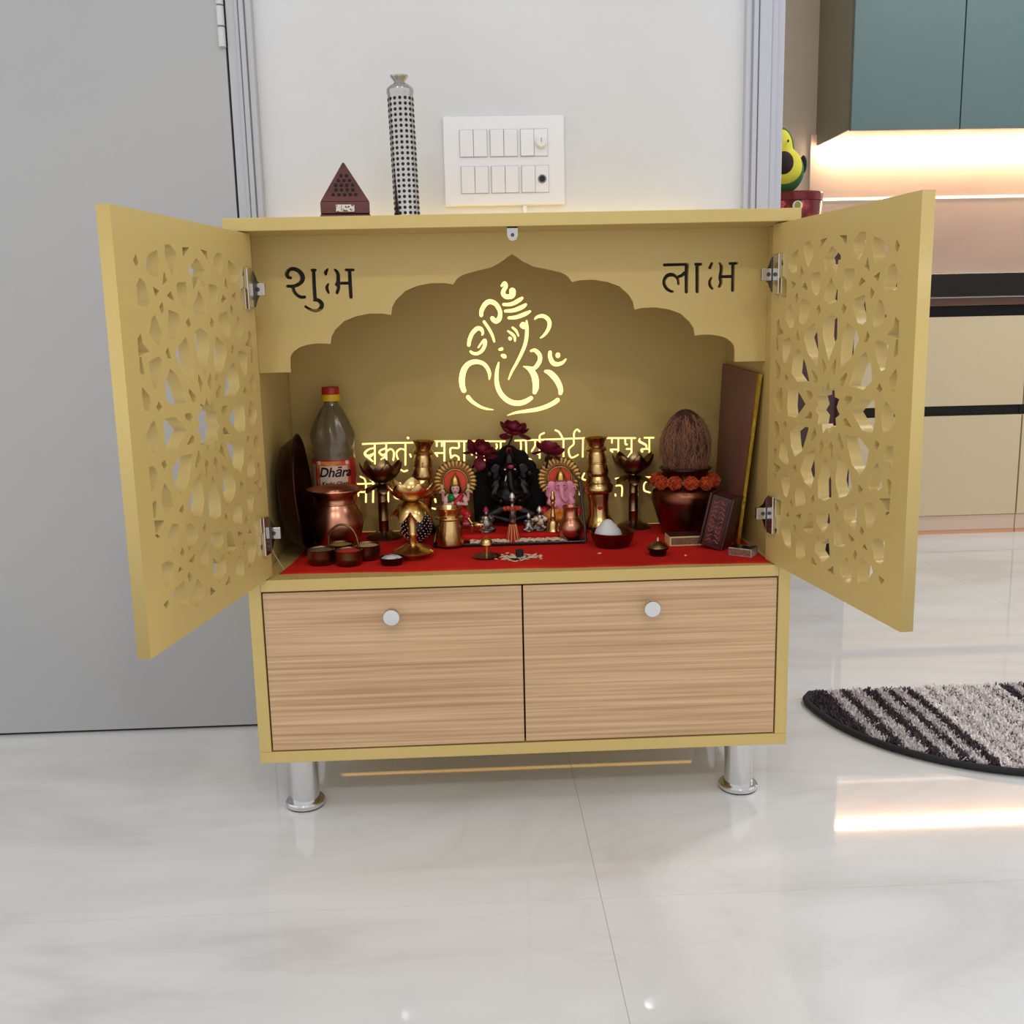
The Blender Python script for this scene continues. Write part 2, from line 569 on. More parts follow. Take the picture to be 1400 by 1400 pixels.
VERSE = [  # strokes: (x, z, width) in millimetres
 [(-260.7,532.7,3.9),(-212.0,533.3,3.9),(-171.7,532.8,3.9),(-143.4,533.5,3.9)],
 [(-239.2,532.6,3.9),(-240.5,496.9,3.9)],
 [(-239.5,525.5,3.9),(-250.8,522.7,3.9),(-257.5,515.8,4.9),(-251.3,510.5,7.4),(-241.0,515.7,3.9)],
 [(-251.4,508.5,5.4),(-244.1,501.5,3.7)],
 [(-219.1,532.6,3.9),(-220.2,502.5,3.9)],
 [(-220.5,523.9,3.9),(-228.7,521.1,3.9),(-231.9,516.7,3.9),(-226.0,511.9,5.8),(-219.9,514.8,3.9)],
 [(-218.7,518.8,3.9),(-211.4,522.7,3.9),(-206.3,516.4,3.9),(-208.1,502.2,3.9)],
 [(-229.4,504.4,3.9),(-220.1,509.7,3.9)],
 [(-185.4,532.2,3.9),(-187.0,493.4,3.9)],
 [(-187.3,521.0,3.9),(-195.3,522.2,3.9),(-201.6,516.3,3.9),(-201.0,508.1,3.9),(-197.2,500.3,3.9)],
 [(-181.0,542.2,4.9),(-180.2,541.0,5.4)],
 [(-195.8,485.5,3.9),(-189.9,482.2,3.9),(-183.7,484.1,3.9)],
 [(-159.6,532.5,3.9),(-159.9,523.3,3.9),(-168.1,519.5,3.9),(-156.3,513.0,3.9),(-160.6,504.0,3.9),(-168.7,504.2,3.9)],
 [(-178.1,512.6,3.9),(-176.7,507.5,3.9)],
 [(-136.2,534.3,3.9),(-78.6,533.0,3.9),(-9.7,530.9,3.9)],
 [(-116.7,533.4,3.9),(-117.8,498.7,3.9)],
 [(-130.2,533.7,3.9),(-130.5,525.0,3.9)],
 [(-121.1,533.5,3.9),(-121.4,524.7,3.9)],
 [(-134.0,513.5,3.9),(-117.4,513.0,3.9)],
 [(-132.4,512.8,5.4),(-129.7,507.2,3.3)],
 [(-91.8,532.7,3.9),(-92.1,521.5,3.9),(-106.3,520.9,3.9),(-105.9,503.5,3.9)],
 [(-105.9,503.9,3.9),(-99.7,508.4,3.9),(-92.7,504.8,3.9),(-92.9,498.0,3.9)],
 [(-81.7,532.4,3.9),(-82.7,497.7,3.9)],
 [(-59.4,531.9,3.9),(-60.4,497.1,3.9)],
 [(-60.8,518.6,3.9),(-69.2,508.2,3.9)],
 [(-46.2,531.5,3.9),(-47.1,497.8,3.9)],
 [(-17.4,530.7,3.9),(-17.8,513.4,3.9)],
 [(-25.0,526.9,3.9),(-24.6,519.7,3.9),(-31.4,513.8,3.9)],
 [(-272.9,461.9,3.9),(-243.5,462.1,3.9)],
 [(-267.2,475.1,3.9),(-258.5,466.3,3.9),(-259.7,428.5,3.9)],
 [(-250.2,469.5,3.9),(-245.5,463.2,3.9),(-247.1,428.1,3.9)],
 [(-272.6,447.5,3.9),(-259.4,447.1,3.9)],
 [(-272.0,450.6,3.9),(-272.5,440.2,3.9)],
 [(-219.1,450.1,3.9),(-220.0,428.4,3.9)],
 [(-210.8,443.6,3.9),(-207.1,435.3,3.9),(-199.1,432.9,3.9)],
 [(-205.0,461.4,3.9),(-196.9,461.2,3.9)],
 [(-141.5,461.3,4.1),(-138.0,446.7,5.8),(-142.4,436.5,3.7)],
 [(-136.9,431.1,4.5),(-135.9,424.9,4.1)],
 [(-142.6,414.7,3.9),(-136.5,412.8,3.9)],
 [(7.9,531.7,3.9),(50.7,532.0,3.9),(132.3,532.9,3.9)],
 [(18.1,530.8,3.9),(17.8,514.9,3.9),(10.6,514.3,3.9)],
 [(11.6,512.6,5.4),(15.2,510.0,4.1)],
 [(27.2,531.6,3.9),(27.8,506.0,3.9),(27.6,498.8,3.9)],
 [(26.6,498.8,3.9),(34.8,497.6,3.9),(35.7,492.4,3.9),(30.5,486.4,3.9)],
 [(43.5,530.1,3.9),(43.4,522.0,3.9),(37.1,511.9,3.9)],
 [(51.7,530.9,3.9),(51.1,499.2,3.9)],
 [(45.2,507.6,3.9),(50.2,506.4,3.9)],
 [(51.7,532.0,3.9),(52.4,540.1,3.9),(60.0,544.0,3.9)],
 [(79.4,548.6,3.9),(86.5,544.3,3.9),(93.5,531.9,3.9)],
 [(93.9,531.9,3.9),(93.5,500.1,3.9)],
 [(111.9,530.4,3.9),(111.8,522.2,3.9),(103.5,514.2,3.9),(104.4,502.9,3.9),(109.5,498.6,3.9),(119.8,503.5,3.9)],
 [(123.2,544.4,3.9),(118.2,548.6,3.9),(113.0,542.6,3.9),(112.9,532.4,3.9)],
 [(128.8,533.0,3.9),(127.9,499.2,3.9)],
 [(167.1,532.0,3.9),(222.4,530.5,3.9)],
 [(180.4,531.6,3.9),(180.3,522.8,3.9)],
 [(177.2,511.2,3.9),(191.6,510.8,3.9)],
 [(178.2,510.2,5.4),(181.7,506.4,3.3)],
 [(191.6,530.7,3.9),(191.5,498.5,3.9)],
 [(203.9,530.0,3.9),(204.3,520.7,3.9),(207.6,519.2,3.9)],
 [(215.2,530.1,3.9),(215.2,496.8,3.9)],
 [(206.0,511.5,3.9),(215.2,511.2,3.9)],
 [(209.0,496.6,3.9),(215.2,506.1,3.9)],
 [(229.6,529.3,3.9),(229.6,524.2,4.9),(240.9,517.7,4.5),(241.9,511.5,3.9)],
 [(234.3,505.6,5.4),(233.7,510.3,4.5),(247.5,510.3,3.3)],
 [(237.8,530.7,3.9),(255.2,530.3,3.9)],
 [(247.0,529.9,3.9),(247.1,497.0,3.9)],
 [(130.7,470.2,3.9),(126.5,461.0,3.9),(132.7,457.3,3.9)],
 [(122.3,447.6,3.9),(122.1,431.0,3.9)],
 [(186.3,458.7,3.9),(195.6,459.7,3.9)],
 [(187.3,445.8,3.9),(197.6,444.4,3.9),(197.6,426.7,3.9)],
 [(185.8,430.8,3.7),(186.6,427.0,3.7)],
 [(224.5,449.9,5.4),(224.5,425.9,5.4)],
 [(234.8,459.6,3.9),(251.4,459.6,3.9)],
 [(249.3,455.5,3.9),(238.6,448.5,3.9),(238.2,436.0,3.9),(249.0,431.5,3.9)],
]
SHUBH = [  # strokes: (x, z, width) in millimetres
 [(-326.6,808.5,3.9),(-330.6,809.5,5.3),(-332.6,814.0,6.8),(-329.1,819.8,5.8),(-322.6,821.4,5.8),(-315.4,818.6,6.3),(-310.3,811.8,7.6),(-310.7,804.6,7.0),(-316.1,799.3,5.8),(-323.6,796.7,4.9),(-333.2,796.7,4.3)],
 [(-324.8,795.8,5.3),(-323.6,789.5,5.3),(-319.8,784.0,5.1),(-314.5,780.7,4.9),(-308.0,780.6,4.7)],
 [(-296.1,819.1,4.3),(-290.2,819.0,4.3)],
 [(-293.2,818.6,5.6),(-293.6,798.8,5.8),(-293.4,778.0,5.8)],
 [(-295.0,775.8,4.3),(-289.0,775.6,5.8),(-284.2,770.5,6.8),(-285.0,765.1,6.4),(-290.7,760.7,5.1),(-297.2,760.8,4.3),(-303.5,763.7,3.9),(-308.4,767.0,3.9)],
 [(-272.2,820.4,2.5),(-275.7,815.6,5.6),(-275.4,812.4,3.9)],
 [(-272.5,798.8,2.9),(-275.0,794.8,4.9),(-274.8,790.3,4.9),(-272.8,785.7,3.3)],
 [(-262.2,819.3,3.3),(-258.3,814.3,5.4),(-257.8,806.2,6.0),(-258.7,799.0,6.0),(-258.1,792.7,5.4),(-260.8,785.5,4.9)],
 [(-260.9,799.9,3.5),(-261.6,796.8,3.5)],
 [(-255.9,799.4,4.5),(-240.7,799.4,4.5)],
 [(-246.2,818.4,4.1),(-234.7,818.2,4.1)],
 [(-240.7,817.6,5.4),(-240.7,799.5,5.8),(-240.4,778.7,5.4)],
]
LABH = [  # strokes: (x, z, width) in millimetres
 [(225.6,816.3,4.5),(260.4,816.4,4.3)],
 [(259.9,815.6,6.8),(259.4,797.4,5.8),(259.6,775.9,5.4)],
 [(256.7,803.9,5.8),(252.1,800.3,4.9),(247.8,799.0,4.5)],
 [(247.4,787.6,3.5),(246.6,794.9,4.3),(242.6,800.0,4.9),(237.0,802.0,5.8),(230.4,800.3,5.8),(226.2,794.4,5.3),(226.2,788.0,5.3),(230.0,781.6,5.1),(235.2,778.2,4.3),(239.5,777.0,3.5)],
 [(272.6,816.3,4.3),(281.6,816.1,4.3)],
 [(275.5,815.3,5.8),(275.9,776.0,5.4)],
 [(297.6,817.2,4.3),(294.4,810.4,4.9)],
 [(297.4,796.2,2.9),(294.7,791.2,4.5),(295.2,784.8,4.9),(299.1,779.9,3.5)],
 [(308.9,817.4,2.9),(311.8,812.8,5.2),(311.5,804.6,5.4),(310.2,796.4,5.6),(311.7,789.0,5.2),(309.0,782.7,4.3)],
 [(313.5,797.4,4.5),(327.7,797.5,4.7)],
 [(324.0,816.4,4.1),(335.4,816.5,4.1)],
 [(329.5,815.6,5.6),(329.5,776.7,5.1)],
]

# ================================================================ THE ROOM
WY = 0.385          # face of the wall behind the cabinet


def tile_mat():
    m = bpy.data.materials.new('polished marble tile')
    m.use_nodes = True
    nt = m.node_tree
    b = nt.nodes['Principled BSDF']
    b.inputs['Roughness'].default_value = 0.035
    b.inputs['Specular IOR Level'].default_value = 0.62
    tc = nt.nodes.new('ShaderNodeTexCoord')
    gi = nt.nodes.new('ShaderNodeNewGeometry')
    mp = nt.nodes.new('ShaderNodeMapping')
    mp.inputs['Scale'].default_value = (1.0, 2.2, 1)
    mp.inputs['Rotation'].default_value = (0, 0, R(24))
    nt.links.new(gi.outputs['Position'], mp.inputs['Vector'])
    n1 = nt.nodes.new('ShaderNodeTexNoise')
    n1.inputs['Scale'].default_value = 1.7
    n1.inputs['Detail'].default_value = 5
    n1.inputs['Distortion'].default_value = 1.6
    nt.links.new(mp.outputs['Vector'], n1.inputs['Vector'])
    r = nt.nodes.new('ShaderNodeValToRGB')
    e = r.color_ramp.elements
    e[0].position = 0.30
    e[0].color = lin((208, 208, 208))
    e[1].position = 0.62
    e[1].color = lin((224, 226, 229))
    k = e.new(0.44)
    k.color = lin((218, 219, 220))
    nt.links.new(n1.outputs['Fac'], r.inputs['Fac'])
    n2 = nt.nodes.new('ShaderNodeTexNoise')
    n2.inputs['Scale'].default_value = 1.1
    n2.inputs['Detail'].default_value = 3
    n2.inputs['Distortion'].default_value = 2.5
    nt.links.new(mp.outputs['Vector'], n2.inputs['Vector'])
    r2 = nt.nodes.new('ShaderNodeValToRGB')
    e = r2.color_ramp.elements
    e[0].position = 0.485
    e[0].color = (1, 1, 1, 1)
    e[1].position = 0.515
    e[1].color = (1, 1, 1, 1)
    k = e.new(0.5)
    k.color = lin((252, 251, 250))
    nt.links.new(n2.outputs['Fac'], r2.inputs['Fac'])
    mx = nt.nodes.new('ShaderNodeMixRGB')
    mx.blend_type = 'MULTIPLY'
    mx.inputs[0].default_value = 1
    nt.links.new(r.outputs['Color'], mx.inputs[1])
    nt.links.new(r2.outputs['Color'], mx.inputs[2])
    nt.links.new(mx.outputs['Color'], b.inputs['Base Color'])
    return m


TILE = tile_mat()
GROUT = mat('grout', (196, 192, 188), 0.7)
floor = struct(obj('floor', G().b2(-2.7, 3.9, -3.2, 2.6, -0.03, -0.0015), GROUT))
xs = [0.083 + 1.2 * k for k in range(-3, 5)]
ys = [-3.25 + 0.6 * k for k in range(0, 6)] + [0.43, 1.03, 1.63, 2.23, 2.83]
cache = {}
for i in range(len(xs) - 1):
    for j in range(len(ys) - 1):
        x0, x1 = max(xs[i], -2.7), min(xs[i + 1], 3.9)
        y0, y1 = ys[j], min(ys[j + 1], 2.6)
        w, d = round(x1 - x0 - 0.0005, 4), round(y1 - y0 - 0.0005, 4)
        if (w, d) not in cache:
            cache[(w, d)] = mesh('tile', G().box((0, 0, -0.004), (w, d, 0.008)))
            cache[(w, d)].materials.append(TILE)
        t = obj('tile', cache[(w, d)], None, floor, loc=((x0 + x1) / 2, (y0 + y1) / 2, 0))
# pale threshold strip in the kitchen opening
struct(obj('trim_3', G().b2(0.49, 1.56, 0.415, 0.445, 0.0, 0.0012), mat('threshold strip', (226, 220, 214), 0.15)))

struct(obj('wall_back', G().b2(-0.412, 0.416, WY, WY + 0.12, 0, CEIL_Z), WALL))
struct(obj('wall_left', G().b2(-2.7, -1.42, WY, WY + 0.12, 0, CEIL_Z), WALL))
struct(obj('wall_lintel', G().b2(-1.42, -0.412, WY, WY + 0.12, 2.16, CEIL_Z), WALL))
struct(obj('wall_right', G().b2(1.62, 3.9, WY, WY + 0.12, 0, CEIL_Z), WALL))
struct(obj('wall_header', G().b2(0.416, 1.62, WY, WY + 0.12, 2.16, CEIL_Z), WALL))
struct(obj('wall_kitchen', G().b2(0.2, 3.9, 2.45, 2.55, 0, CEIL_Z), KWALL))
struct(obj('wall_side', G().b2(0.2, 0.3, WY + 0.12, 2.45, 0, CEIL_Z), KWALL))
struct(obj('ceiling', G().b2(-2.7, 3.9, -3.2, 2.6, CEIL_Z, CEIL_Z + 0.05), mat('ceiling paint', (236, 234, 230), 0.7)))

# left door frame: three stepped mouldings
tr = struct(obj('trim_1', G().b2(-0.4555, -0.412, WY - 0.012, WY + 0.10, 0, 2.2), TRIMG, bevel=0.002))
for x0, x1, d in ((-0.4405, -0.4345, 0.016), (-0.4325, -0.4245, 0.020), (-0.4225, -0.4125, 0.017)):
    obj('moulding', G().b2(x0, x1, WY - d, WY - 0.010, 0, 2.2), TRIMG, tr, bevel=0.0015)
obj('head_frame', G().b2(-1.42, -0.4555, WY - 0.012, WY + 0.10, 2.12, 2.2), TRIMG, tr)
# right frame (kitchen opening)
tr = struct(obj('trim_2', G().b2(0.416, 0.4835, WY - 0.010, WY + 0.13, 0, 2.2), TRIML, bevel=0.002))
for x0, x1, d in ((0.4165, 0.4255, 0.013), (0.428, 0.4365, 0.018), (0.4375, 0.4585, 0.021), (0.4595, 0.470, 0.016)):
    obj('moulding', G().b2(x0, x1, WY - d, WY - 0.008, 0, 2.2), TRIML, tr, bevel=0.0015)
obj('head_frame', G().b2(0.4835, 1.56, WY - 0.010, WY + 0.13, 2.12, 2.2), TRIML, tr)
obj('far_jamb', G().b2(1.56, 1.62, WY - 0.010, WY + 0.13, 0, 2.2), TRIML, tr)

# grey flush door in the left frame
dr = struct(obj('door_1', G().b2(-1.36, -0.4592, WY - 0.011, WY + 0.027, 0.006, 2.115), GREYDOOR))
for z0 in (0.30, 1.197):
    for k in range(3):
        g = G().lathe([(0.0001, 0), (0.0062, 0.001), (0.0062, 0.031), (0.0001, 0.032)], (-0.4635, WY - 0.014, z0 + 0.033 * k), 14)
        obj('hinge_knuckle', g, mat('painted hinge', (205, 205, 205), 0.3), dr, smooth=40)
g = G().tube([(-1.30, WY - 0.013, 1.0), (-1.30, WY - 0.05, 1.0), (-1.19, WY - 0.055, 1.0)], 0.009, 10)
obj('door_handle', g, STEEL, dr, smooth=60)
obj('threshold_gap', G().b2(-1.36, -0.457, WY - 0.004, WY + 0.02, 0.0003, 0.0055), BLACK, dr)
obj('hinge_gap', G().b2(-0.4592, -0.4552, WY + 0.0, WY + 0.02, 0.006, 2.115), BLACK, dr)

# ceiling lamps
for i, (x, y, wt, dia) in enumerate(LAMPS):
    lab = 'round recessed ceiling lamp shining on the marble floor'
    t = thing('ceiling_lamp', lab, 'lamp', (x, y, CEIL_Z), group='round recessed ceiling lamps')
    obj('rim', G().lathe([(dia / 2 + 0.02, -0.004), (dia / 2 + 0.02, 0.0), (dia / 2 + 0.001, 0.0), (dia / 2 + 0.001, -0.004)][::-1], (0, 0, -0.001), 32), WHITE, t, smooth=40)
    obj('diffuser', G().lathe([(dia / 2, -0.003), (dia / 2, -0.001)], n=32), mat('lamp diffuser', (255, 252, 245), 0.5, emit=(255, 250, 240), estr=6.0), t)
    L = bpy.data.lights.new('lamp_light', 'AREA')
    L.shape = 'DISK'
    L.size = dia
    L.energy = wt
    L.color = (1.0, 0.98, 0.955)
    lo = bpy.data.objects.new('lamp_light', L)
    COL.objects.link(lo)
    lo.parent = t
    lo.location = (0, 0, -0.006)

# ================================================================ KITCHEN BEYOND THE OPENING
BACK = 2.45
SPL = mat('polished backsplash tile', (236, 214, 196), 0.12, noise=(1.6, (228, 204, 188), 0.45, 0.6, (1, 1, 2.4)))
bs = struct(obj('trim_4', G().b2(1.209, 3.9, BACK - 0.004, BACK, 0.86, 1.40), GROUT))
for x0, x1 in ((1.209, 2.41), (2.41, 3.6)):
    for z0, z1 in ((0.87, 1.160), (1.168, 1.395)):
        obj('backsplash_tile', G().b2(x0 + 0.0008, x1 - 0.0008, BACK - 0.014, BACK - 0.004, z0, z1), SPL, bs)
TEAL = mat('teal grey cabinet front', (90, 114, 116), 0.35)
TEALS = mat('dark cabinet side', (128, 128, 114), 0.5)
LEDM = mat('led diffuser', (255, 236, 214), 0.5, emit=(255, 218, 180), estr=46.0)
for i, (x0, x1) in enumerate(((1.232, 1.604), (1.606, 1.98), (1.982, 2.36), (2.362, 2.74))):
    lab = ['teal grey wall cabinet with a dark exposed side, at the end of the row',
           'teal grey wall cabinet next to the end cabinet with the exposed side',
           'teal grey wall cabinet third from the exposed dark side',
           'teal grey wall cabinet fourth from the exposed dark side'][i]
    t = thing('wall_cabinet', lab, 'cabinet', ((x0 + x1) / 2, BACK, 1.352), group='teal grey kitchen wall cabinets')
    w = (x1 - x0) / 2
    obj('body', G().b2(-w, w, -0.335, -0.001, 0.002, 0.70), TEALS, t)
    obj('door', G().b2(-w + 0.001, w - 0.001, -0.354, -0.336, -0.004, 0.70), TEAL, t, bevel=0.0012)
    obj('underside', G().b2(-w, w, -0.334, -0.001, 0.0, 0.0018), mat('white underside', (240, 236, 230), 0.25), t)
    obj('light_strip', G().b2(-w, w, -0.050, -0.022, -0.010, -0.0002), LEDM, t, label='glowing strip light under the cabinet')
obj('light_profile', G().b2(1.212, 3.6, BACK - 0.016, BACK - 0.006, 1.1605, 1.1675), mat('led line', (255, 240, 225), 0.5, emit=(255, 228, 200), estr=2.6), bs, label='thin glowing light line in the backsplash')
t = thing('worktop', 'black stone worktop with a brown edge line below the backsplash', 'worktop', (2.35, 2.15, 0.76))
BST = mat('black polished stone', (14, 12, 12), 0.08)
obj('slab', G().b2(-1.28, 1.5, -0.30, 0.296, 0.03, 0.102), BST, t, bevel=0.002)
obj('edge_trim', G().b2(-1.28, 1.5, -0.292, -0.27, 0.0, 0.0235), mat('brown edge trim', (92, 66, 56), 0.4), t)
obj('metal_line', G().b2(-1.28, 1.5, -0.294, -0.27, 0.0245, 0.0285), STEEL, t)
OLIVE = mat('beige matt drawer front', (216, 200, 166), 0.4)
PINKP = mat('beige plinth', (222, 196, 178), 0.4)
for i, (x0, x1) in enumerate(((1.08, 1.764), (1.767, 2.45), (2.453, 3.15))):
    lab = ['beige kitchen drawer unit behind the open carved door', 'beige kitchen drawer unit next to the first, under the worktop',
           'beige kitchen drawer unit third along under the worktop'][i]
    t = thing('drawer_unit', lab, 'drawers', ((x0 + x1) / 2, 2.15, 0), group='beige kitchen drawer units')
    w = (x1 - x0) / 2
    obj('carcass', G().b2(-w, w, -0.255, 0.29, 0.06, 0.758), BLACK, t)
    obj('drawer_front', G().b2(-w + 0.001, w - 0.001, -0.28, -0.256, 0.434, 0.725), OLIVE, t, bevel=0.001)
    obj('drawer_front', G().b2(-w + 0.001, w - 0.001, -0.28, -0.256, 0.064, 0.400), OLIVE, t, bevel=0.001)
    obj('plinth', G().b2(-w, w, -0.276, -0.25, 0.012, 0.062), PINKP, t)
    obj('base_strip', G().b2(-w, w, -0.278, -0.25, 0.0, 0.011), mat('copper coloured strip', (222, 168, 128), 0.3), t)

# maroon cabinet seen through the openings of the carved door
MAR = mat('maroon gloss laminate', (58, 14, 18), 0.25)
t = thing('storage_cabinet', 'dark maroon cabinet behind the open carved door, carrying the red tin', 'cabinet', (0.86, 1.72, 0))
obj('body', G().b2(-0.19, 0.19, -0.20, 0.22, 0.06, 0.985), MAR, t, bevel=0.003)
obj('door', G().b2(-0.188, 0.188, -0.219, -0.201, 0.08, 0.60), MAR, t, bevel=0.002)
obj('drawer', G().b2(-0.188, 0.188, -0.219, -0.201, 0.605, 0.975), MAR, t, bevel=0.002)
obj('handle', G().tube([(0.15, -0.219, 0.3), (0.15, -0.245, 0.3), (0.15, -0.245, 0.5), (0.15, -0.219, 0.5)], 0.005, 8), STEEL, t, smooth=60)
for sx in (-1, 1):
    for sy in (-1, 1):
        obj('leg', G().lathe([(0.018, 0), (0.022, 0.06)], (sx * 0.16, 0.01 + sy * 0.17, 0), 12), BLACK, t, smooth=40)

# red gift tin and avocado toy on it
t = thing('gift_tin', 'round dark red printed tin with flowers and paper seals under the avocado toy', 'tin', (0.890, 1.60, 0.9855))
TR = 0.080
obj('tin_body', G().lathe([(TR - 0.002, 0), (TR, 0.002), (TR, 0.088), (TR - 0.003, 0.092)], n=40), mat('dark red tin', (96, 22, 26), 0.22, 0.3, noise=(26.0, (150, 40, 44), 0.5, 0.62, U)), t, smooth=40)
obj('lid', G().lathe([(TR + 0.0015, 0.080), (TR + 0.002, 0.1), (TR - 0.002, 0.104), (0.001, 0.105)], n=40), mat('dark red lid', (112, 34, 36), 0.2, 0.4), t, smooth=40)


def on_cyl(g, r, a0, z0):
    """wrap flat (x, y) geometry round a vertical cylinder, facing angle a0"""
    o = G()
    for x, y, z in g.v:
        a = a0 + x / r
        q = r + z
        o.v.append((q * math.cos(a), q * math.sin(a), z0 + y))
    o.f = g.f
    return o


def disc2(r, n=18, z=0.0006, c=(0, 0), k=1.0):
    g = G()
    g.v = [(c[0] + r * math.cos(2 * PI * i / n), c[1] + k * r * math.sin(2 * PI * i / n), z) for i in range(n)]
    g.f = [tuple(range(n))]
    return g


A0 = R(-108)
PAPER = mat('white paper', (226, 222, 206), 0.5)
obj('paper_seal', on_cyl(disc2(0.014), TR + 0.0025, A0 + R(8), 0.062), PAPER, t)
obj('seal_print', on_cyl(disc2(0.009, 9, 0.001, k=1.2), TR + 0.0025, A0 + R(8), 0.063), mat('olive print', (150, 152, 70), 0.5), t)
obj('paper_seal', on_cyl(disc2(0.016), TR + 0.0025, A0 + R(34), 0.012), PAPER, t)
obj('seal_print', on_cyl(disc2(0.011, 12, 0.001), TR + 0.0025, A0 + R(33), 0.012), mat('red print', (206, 40, 46), 0.5), t)
for k, (a, z) in enumerate(((-30, 0.074), (-22, 0.068), (-34, 0.045), (-20, 0.03), (-12, 0.02), (-44, 0.02), (-40, 0.06))):
    g = G()
    for q in range(5):
        g2 = disc2(0.005, 8, 0.0006, (0.006 * math.cos(q * 1.2566), 0.006 * math.sin(q * 1.2566)))
        g.add(g2.v, g2.f)
    obj('printed_flower', on_cyl(g, TR + 0.0025, A0 + R(a), z), mat('pink print', (206, 74, 84), 0.5), t)

t = thing('avocado_toy', 'plush avocado toy with yellow front and brown stone on the red tin', 'toy', (0.852, 1.60, 1.091), rotz=R(8))
g = G().ell((0, 0, 0.062), (0.066, 0.048, 0.066), 24, 16).ell((-0.006, 0, 0.118), (0.040, 0.036, 0.066), 24, 16)
obj('body', blob(g, 0.004, 8), mat('green plush', (44, 104, 52), 0.9, bump=(300, 0.4, U)), t)
g = G().ell((-0.004, -0.020, 0.070), (0.056, 0.036, 0.056), 24, 16).ell((-0.010, -0.014, 0.118), (0.033, 0.030, 0.058), 24, 16)
obj('yellow_front', blob(g, 0.004, 8), mat('yellow plush', (214, 206, 66), 0.9, bump=(300, 0.4, U)), t)
obj('stone', G().ell((-0.018, -0.050, 0.078), (0.030, 0.016, 0.032), 20, 12), mat('brown plush', (36, 20, 16), 0.9), t, smooth=180)
obj('arm', G().ell((0.064, -0.004, 0.080), (0.010, 0.012, 0.026), 14, 10), mat('black plush', (22, 22, 22), 0.9), t, smooth=180)
obj('eye', G().ell((-0.004, -0.046, 0.138), (0.003, 0.002, 0.004), 10, 8), mat('black plush', (22, 22, 22), 0.9), t, smooth=180)
obj('eye', G().ell((-0.028, -0.044, 0.136), (0.003, 0.002, 0.004), 10, 8), mat('black plush', (22, 22, 22), 0.9), t, smooth=180)

# ================================================================ RUG
rug = thing('floor_mat', 'half round shaggy mat with grey, black and white stripes on the kitchen threshold', 'rug', (0.985, 0.425, 0))
RA, RB, RN = 0.427, 0.402, 2.35
sg = lambda v: math.copysign(abs(v) ** (2 / RN), v)
pts = [(RA * sg(math.cos(PI + PI * k / 80)), RB * sg(math.sin(PI + PI * k / 80))) for k in range(81)]
inset = lambda y: 1 - 0.055 * max(0.0, (y + 0.05) / 0.05) ** 2       # rounded tips at the straight edge
pts = [(x * inset(y), y) for x, y in pts]
obj('backing', G().prismz([(x, y) for x, y in pts], 0.0012, 0.007), mat('black mat backing', (26, 24, 28), 0.85), rug)
path = [(x, y, 0.008) for x, y in pts]
obj('bound_edge', G().tube(path, 0.006, 8), mat('black binding', (24, 23, 27), 0.8), rug, smooth=60)
stripe = {'light': G(), 'dark': G(), 'white': G()}
bounds = [0.055, 0.077, 0.098, 0.124, 0.147, 0.167, 0.183, 0.203, 0.222]     # from the left tip: dark/light alternating


def stripe_of(x):
    d = x + RA
    if d < bounds[-1]:
        return 'dark' if sum(d > b for b in bounds) % 2 == 0 else 'light'
    d -= bounds[-1]
    if d < 0.172:
        return 'white' if int(d / 0.02) % 2 == 0 else ('light' if rnd.random() < 0.62 else ('white' if rnd.random() < 0.6 else 'dark'))
    return ['dark', 'light'][int((d - 0.172) / 0.022) % 2]


for i in range(60000):
    x = rnd.uniform(-RA, RA)
    y = rnd.uniform(-RB, 0)
    if abs(x / (RA * inset(y))) ** RN + abs(y / RB) ** RN > 0.955 or y > -0.001:
        continue
    kind = stripe_of(x + rnd.gauss(0, 0.0016))
    h = rnd.uniform(0.011, 0.018)
    a = rnd.uniform(0, 2 * PI)
    w = rnd.uniform(0.0011, 0.0019)
    lx, ly = rnd.gauss(0, 0.0035), rnd.gauss(0, 0.0045)
    dx, dy = w * math.cos(a), w * math.sin(a)
    stripe[kind].add([(x - dx, y - dy, 0.006), (x + dx, y + dy, 0.006), (x + dx * 0.8 + lx, y + dy * 0.8 + ly, h), (x - dx * 0.8 + lx, y - dy * 0.8 + ly, h)], [(0, 1, 2, 3)])
for k, c in (('light', (222, 216, 217)), ('dark', (84, 74, 82)), ('white', (246, 242, 240))):
    o = obj(k + '_pile', mesh(k + '_pile', stripe[k], False), mat('mat pile ' + k, c, 0.9, spec=0.1), rug)
    o['kind'] = 'stuff'


# ================================================================ THE PRAYER CABINET
CAB = thing('prayer_cabinet', 'mustard yellow prayer cabinet with open carved doors, oak drawers and chrome legs', 'cabinet', (0, 0, 0))
ZB, ZDB, ZDT, ZS, ZTB, ZT, DEP = 0.0922, 0.110, 0.358, 0.3755, 0.8675, 0.8852, 0.348
obj('top_board', G().b2(-0.4, 0.4, -0.0002, DEP, ZTB, ZT), MUST, CAB, bevel=0.0008)
for s in (-1, 1):
    obj('side_panel', G().b2(s * 0.382, s * 0.4, 0, DEP, ZDB, ZTB - 0.0002), MUST, CAB, bevel=0.0008)
obj('shelf', G().b2(-0.3818, 0.3818, 0, DEP - 0.01, ZDT, ZS), MUST, CAB, bevel=0.0008)
obj('bottom_board', G().b2(-0.4, 0.4, 0, DEP, ZB, ZDB - 0.0002), MUST, CAB, bevel=0.0008)
obj('lower_back', G().b2(-0.3818, 0.3818, 0.330, 0.344, ZDB, ZDT), INNER, CAB)
obj('divider', G().b2(-0.009, 0.009, 0.024, 0.33, ZDB, ZDT), BLACK, CAB)

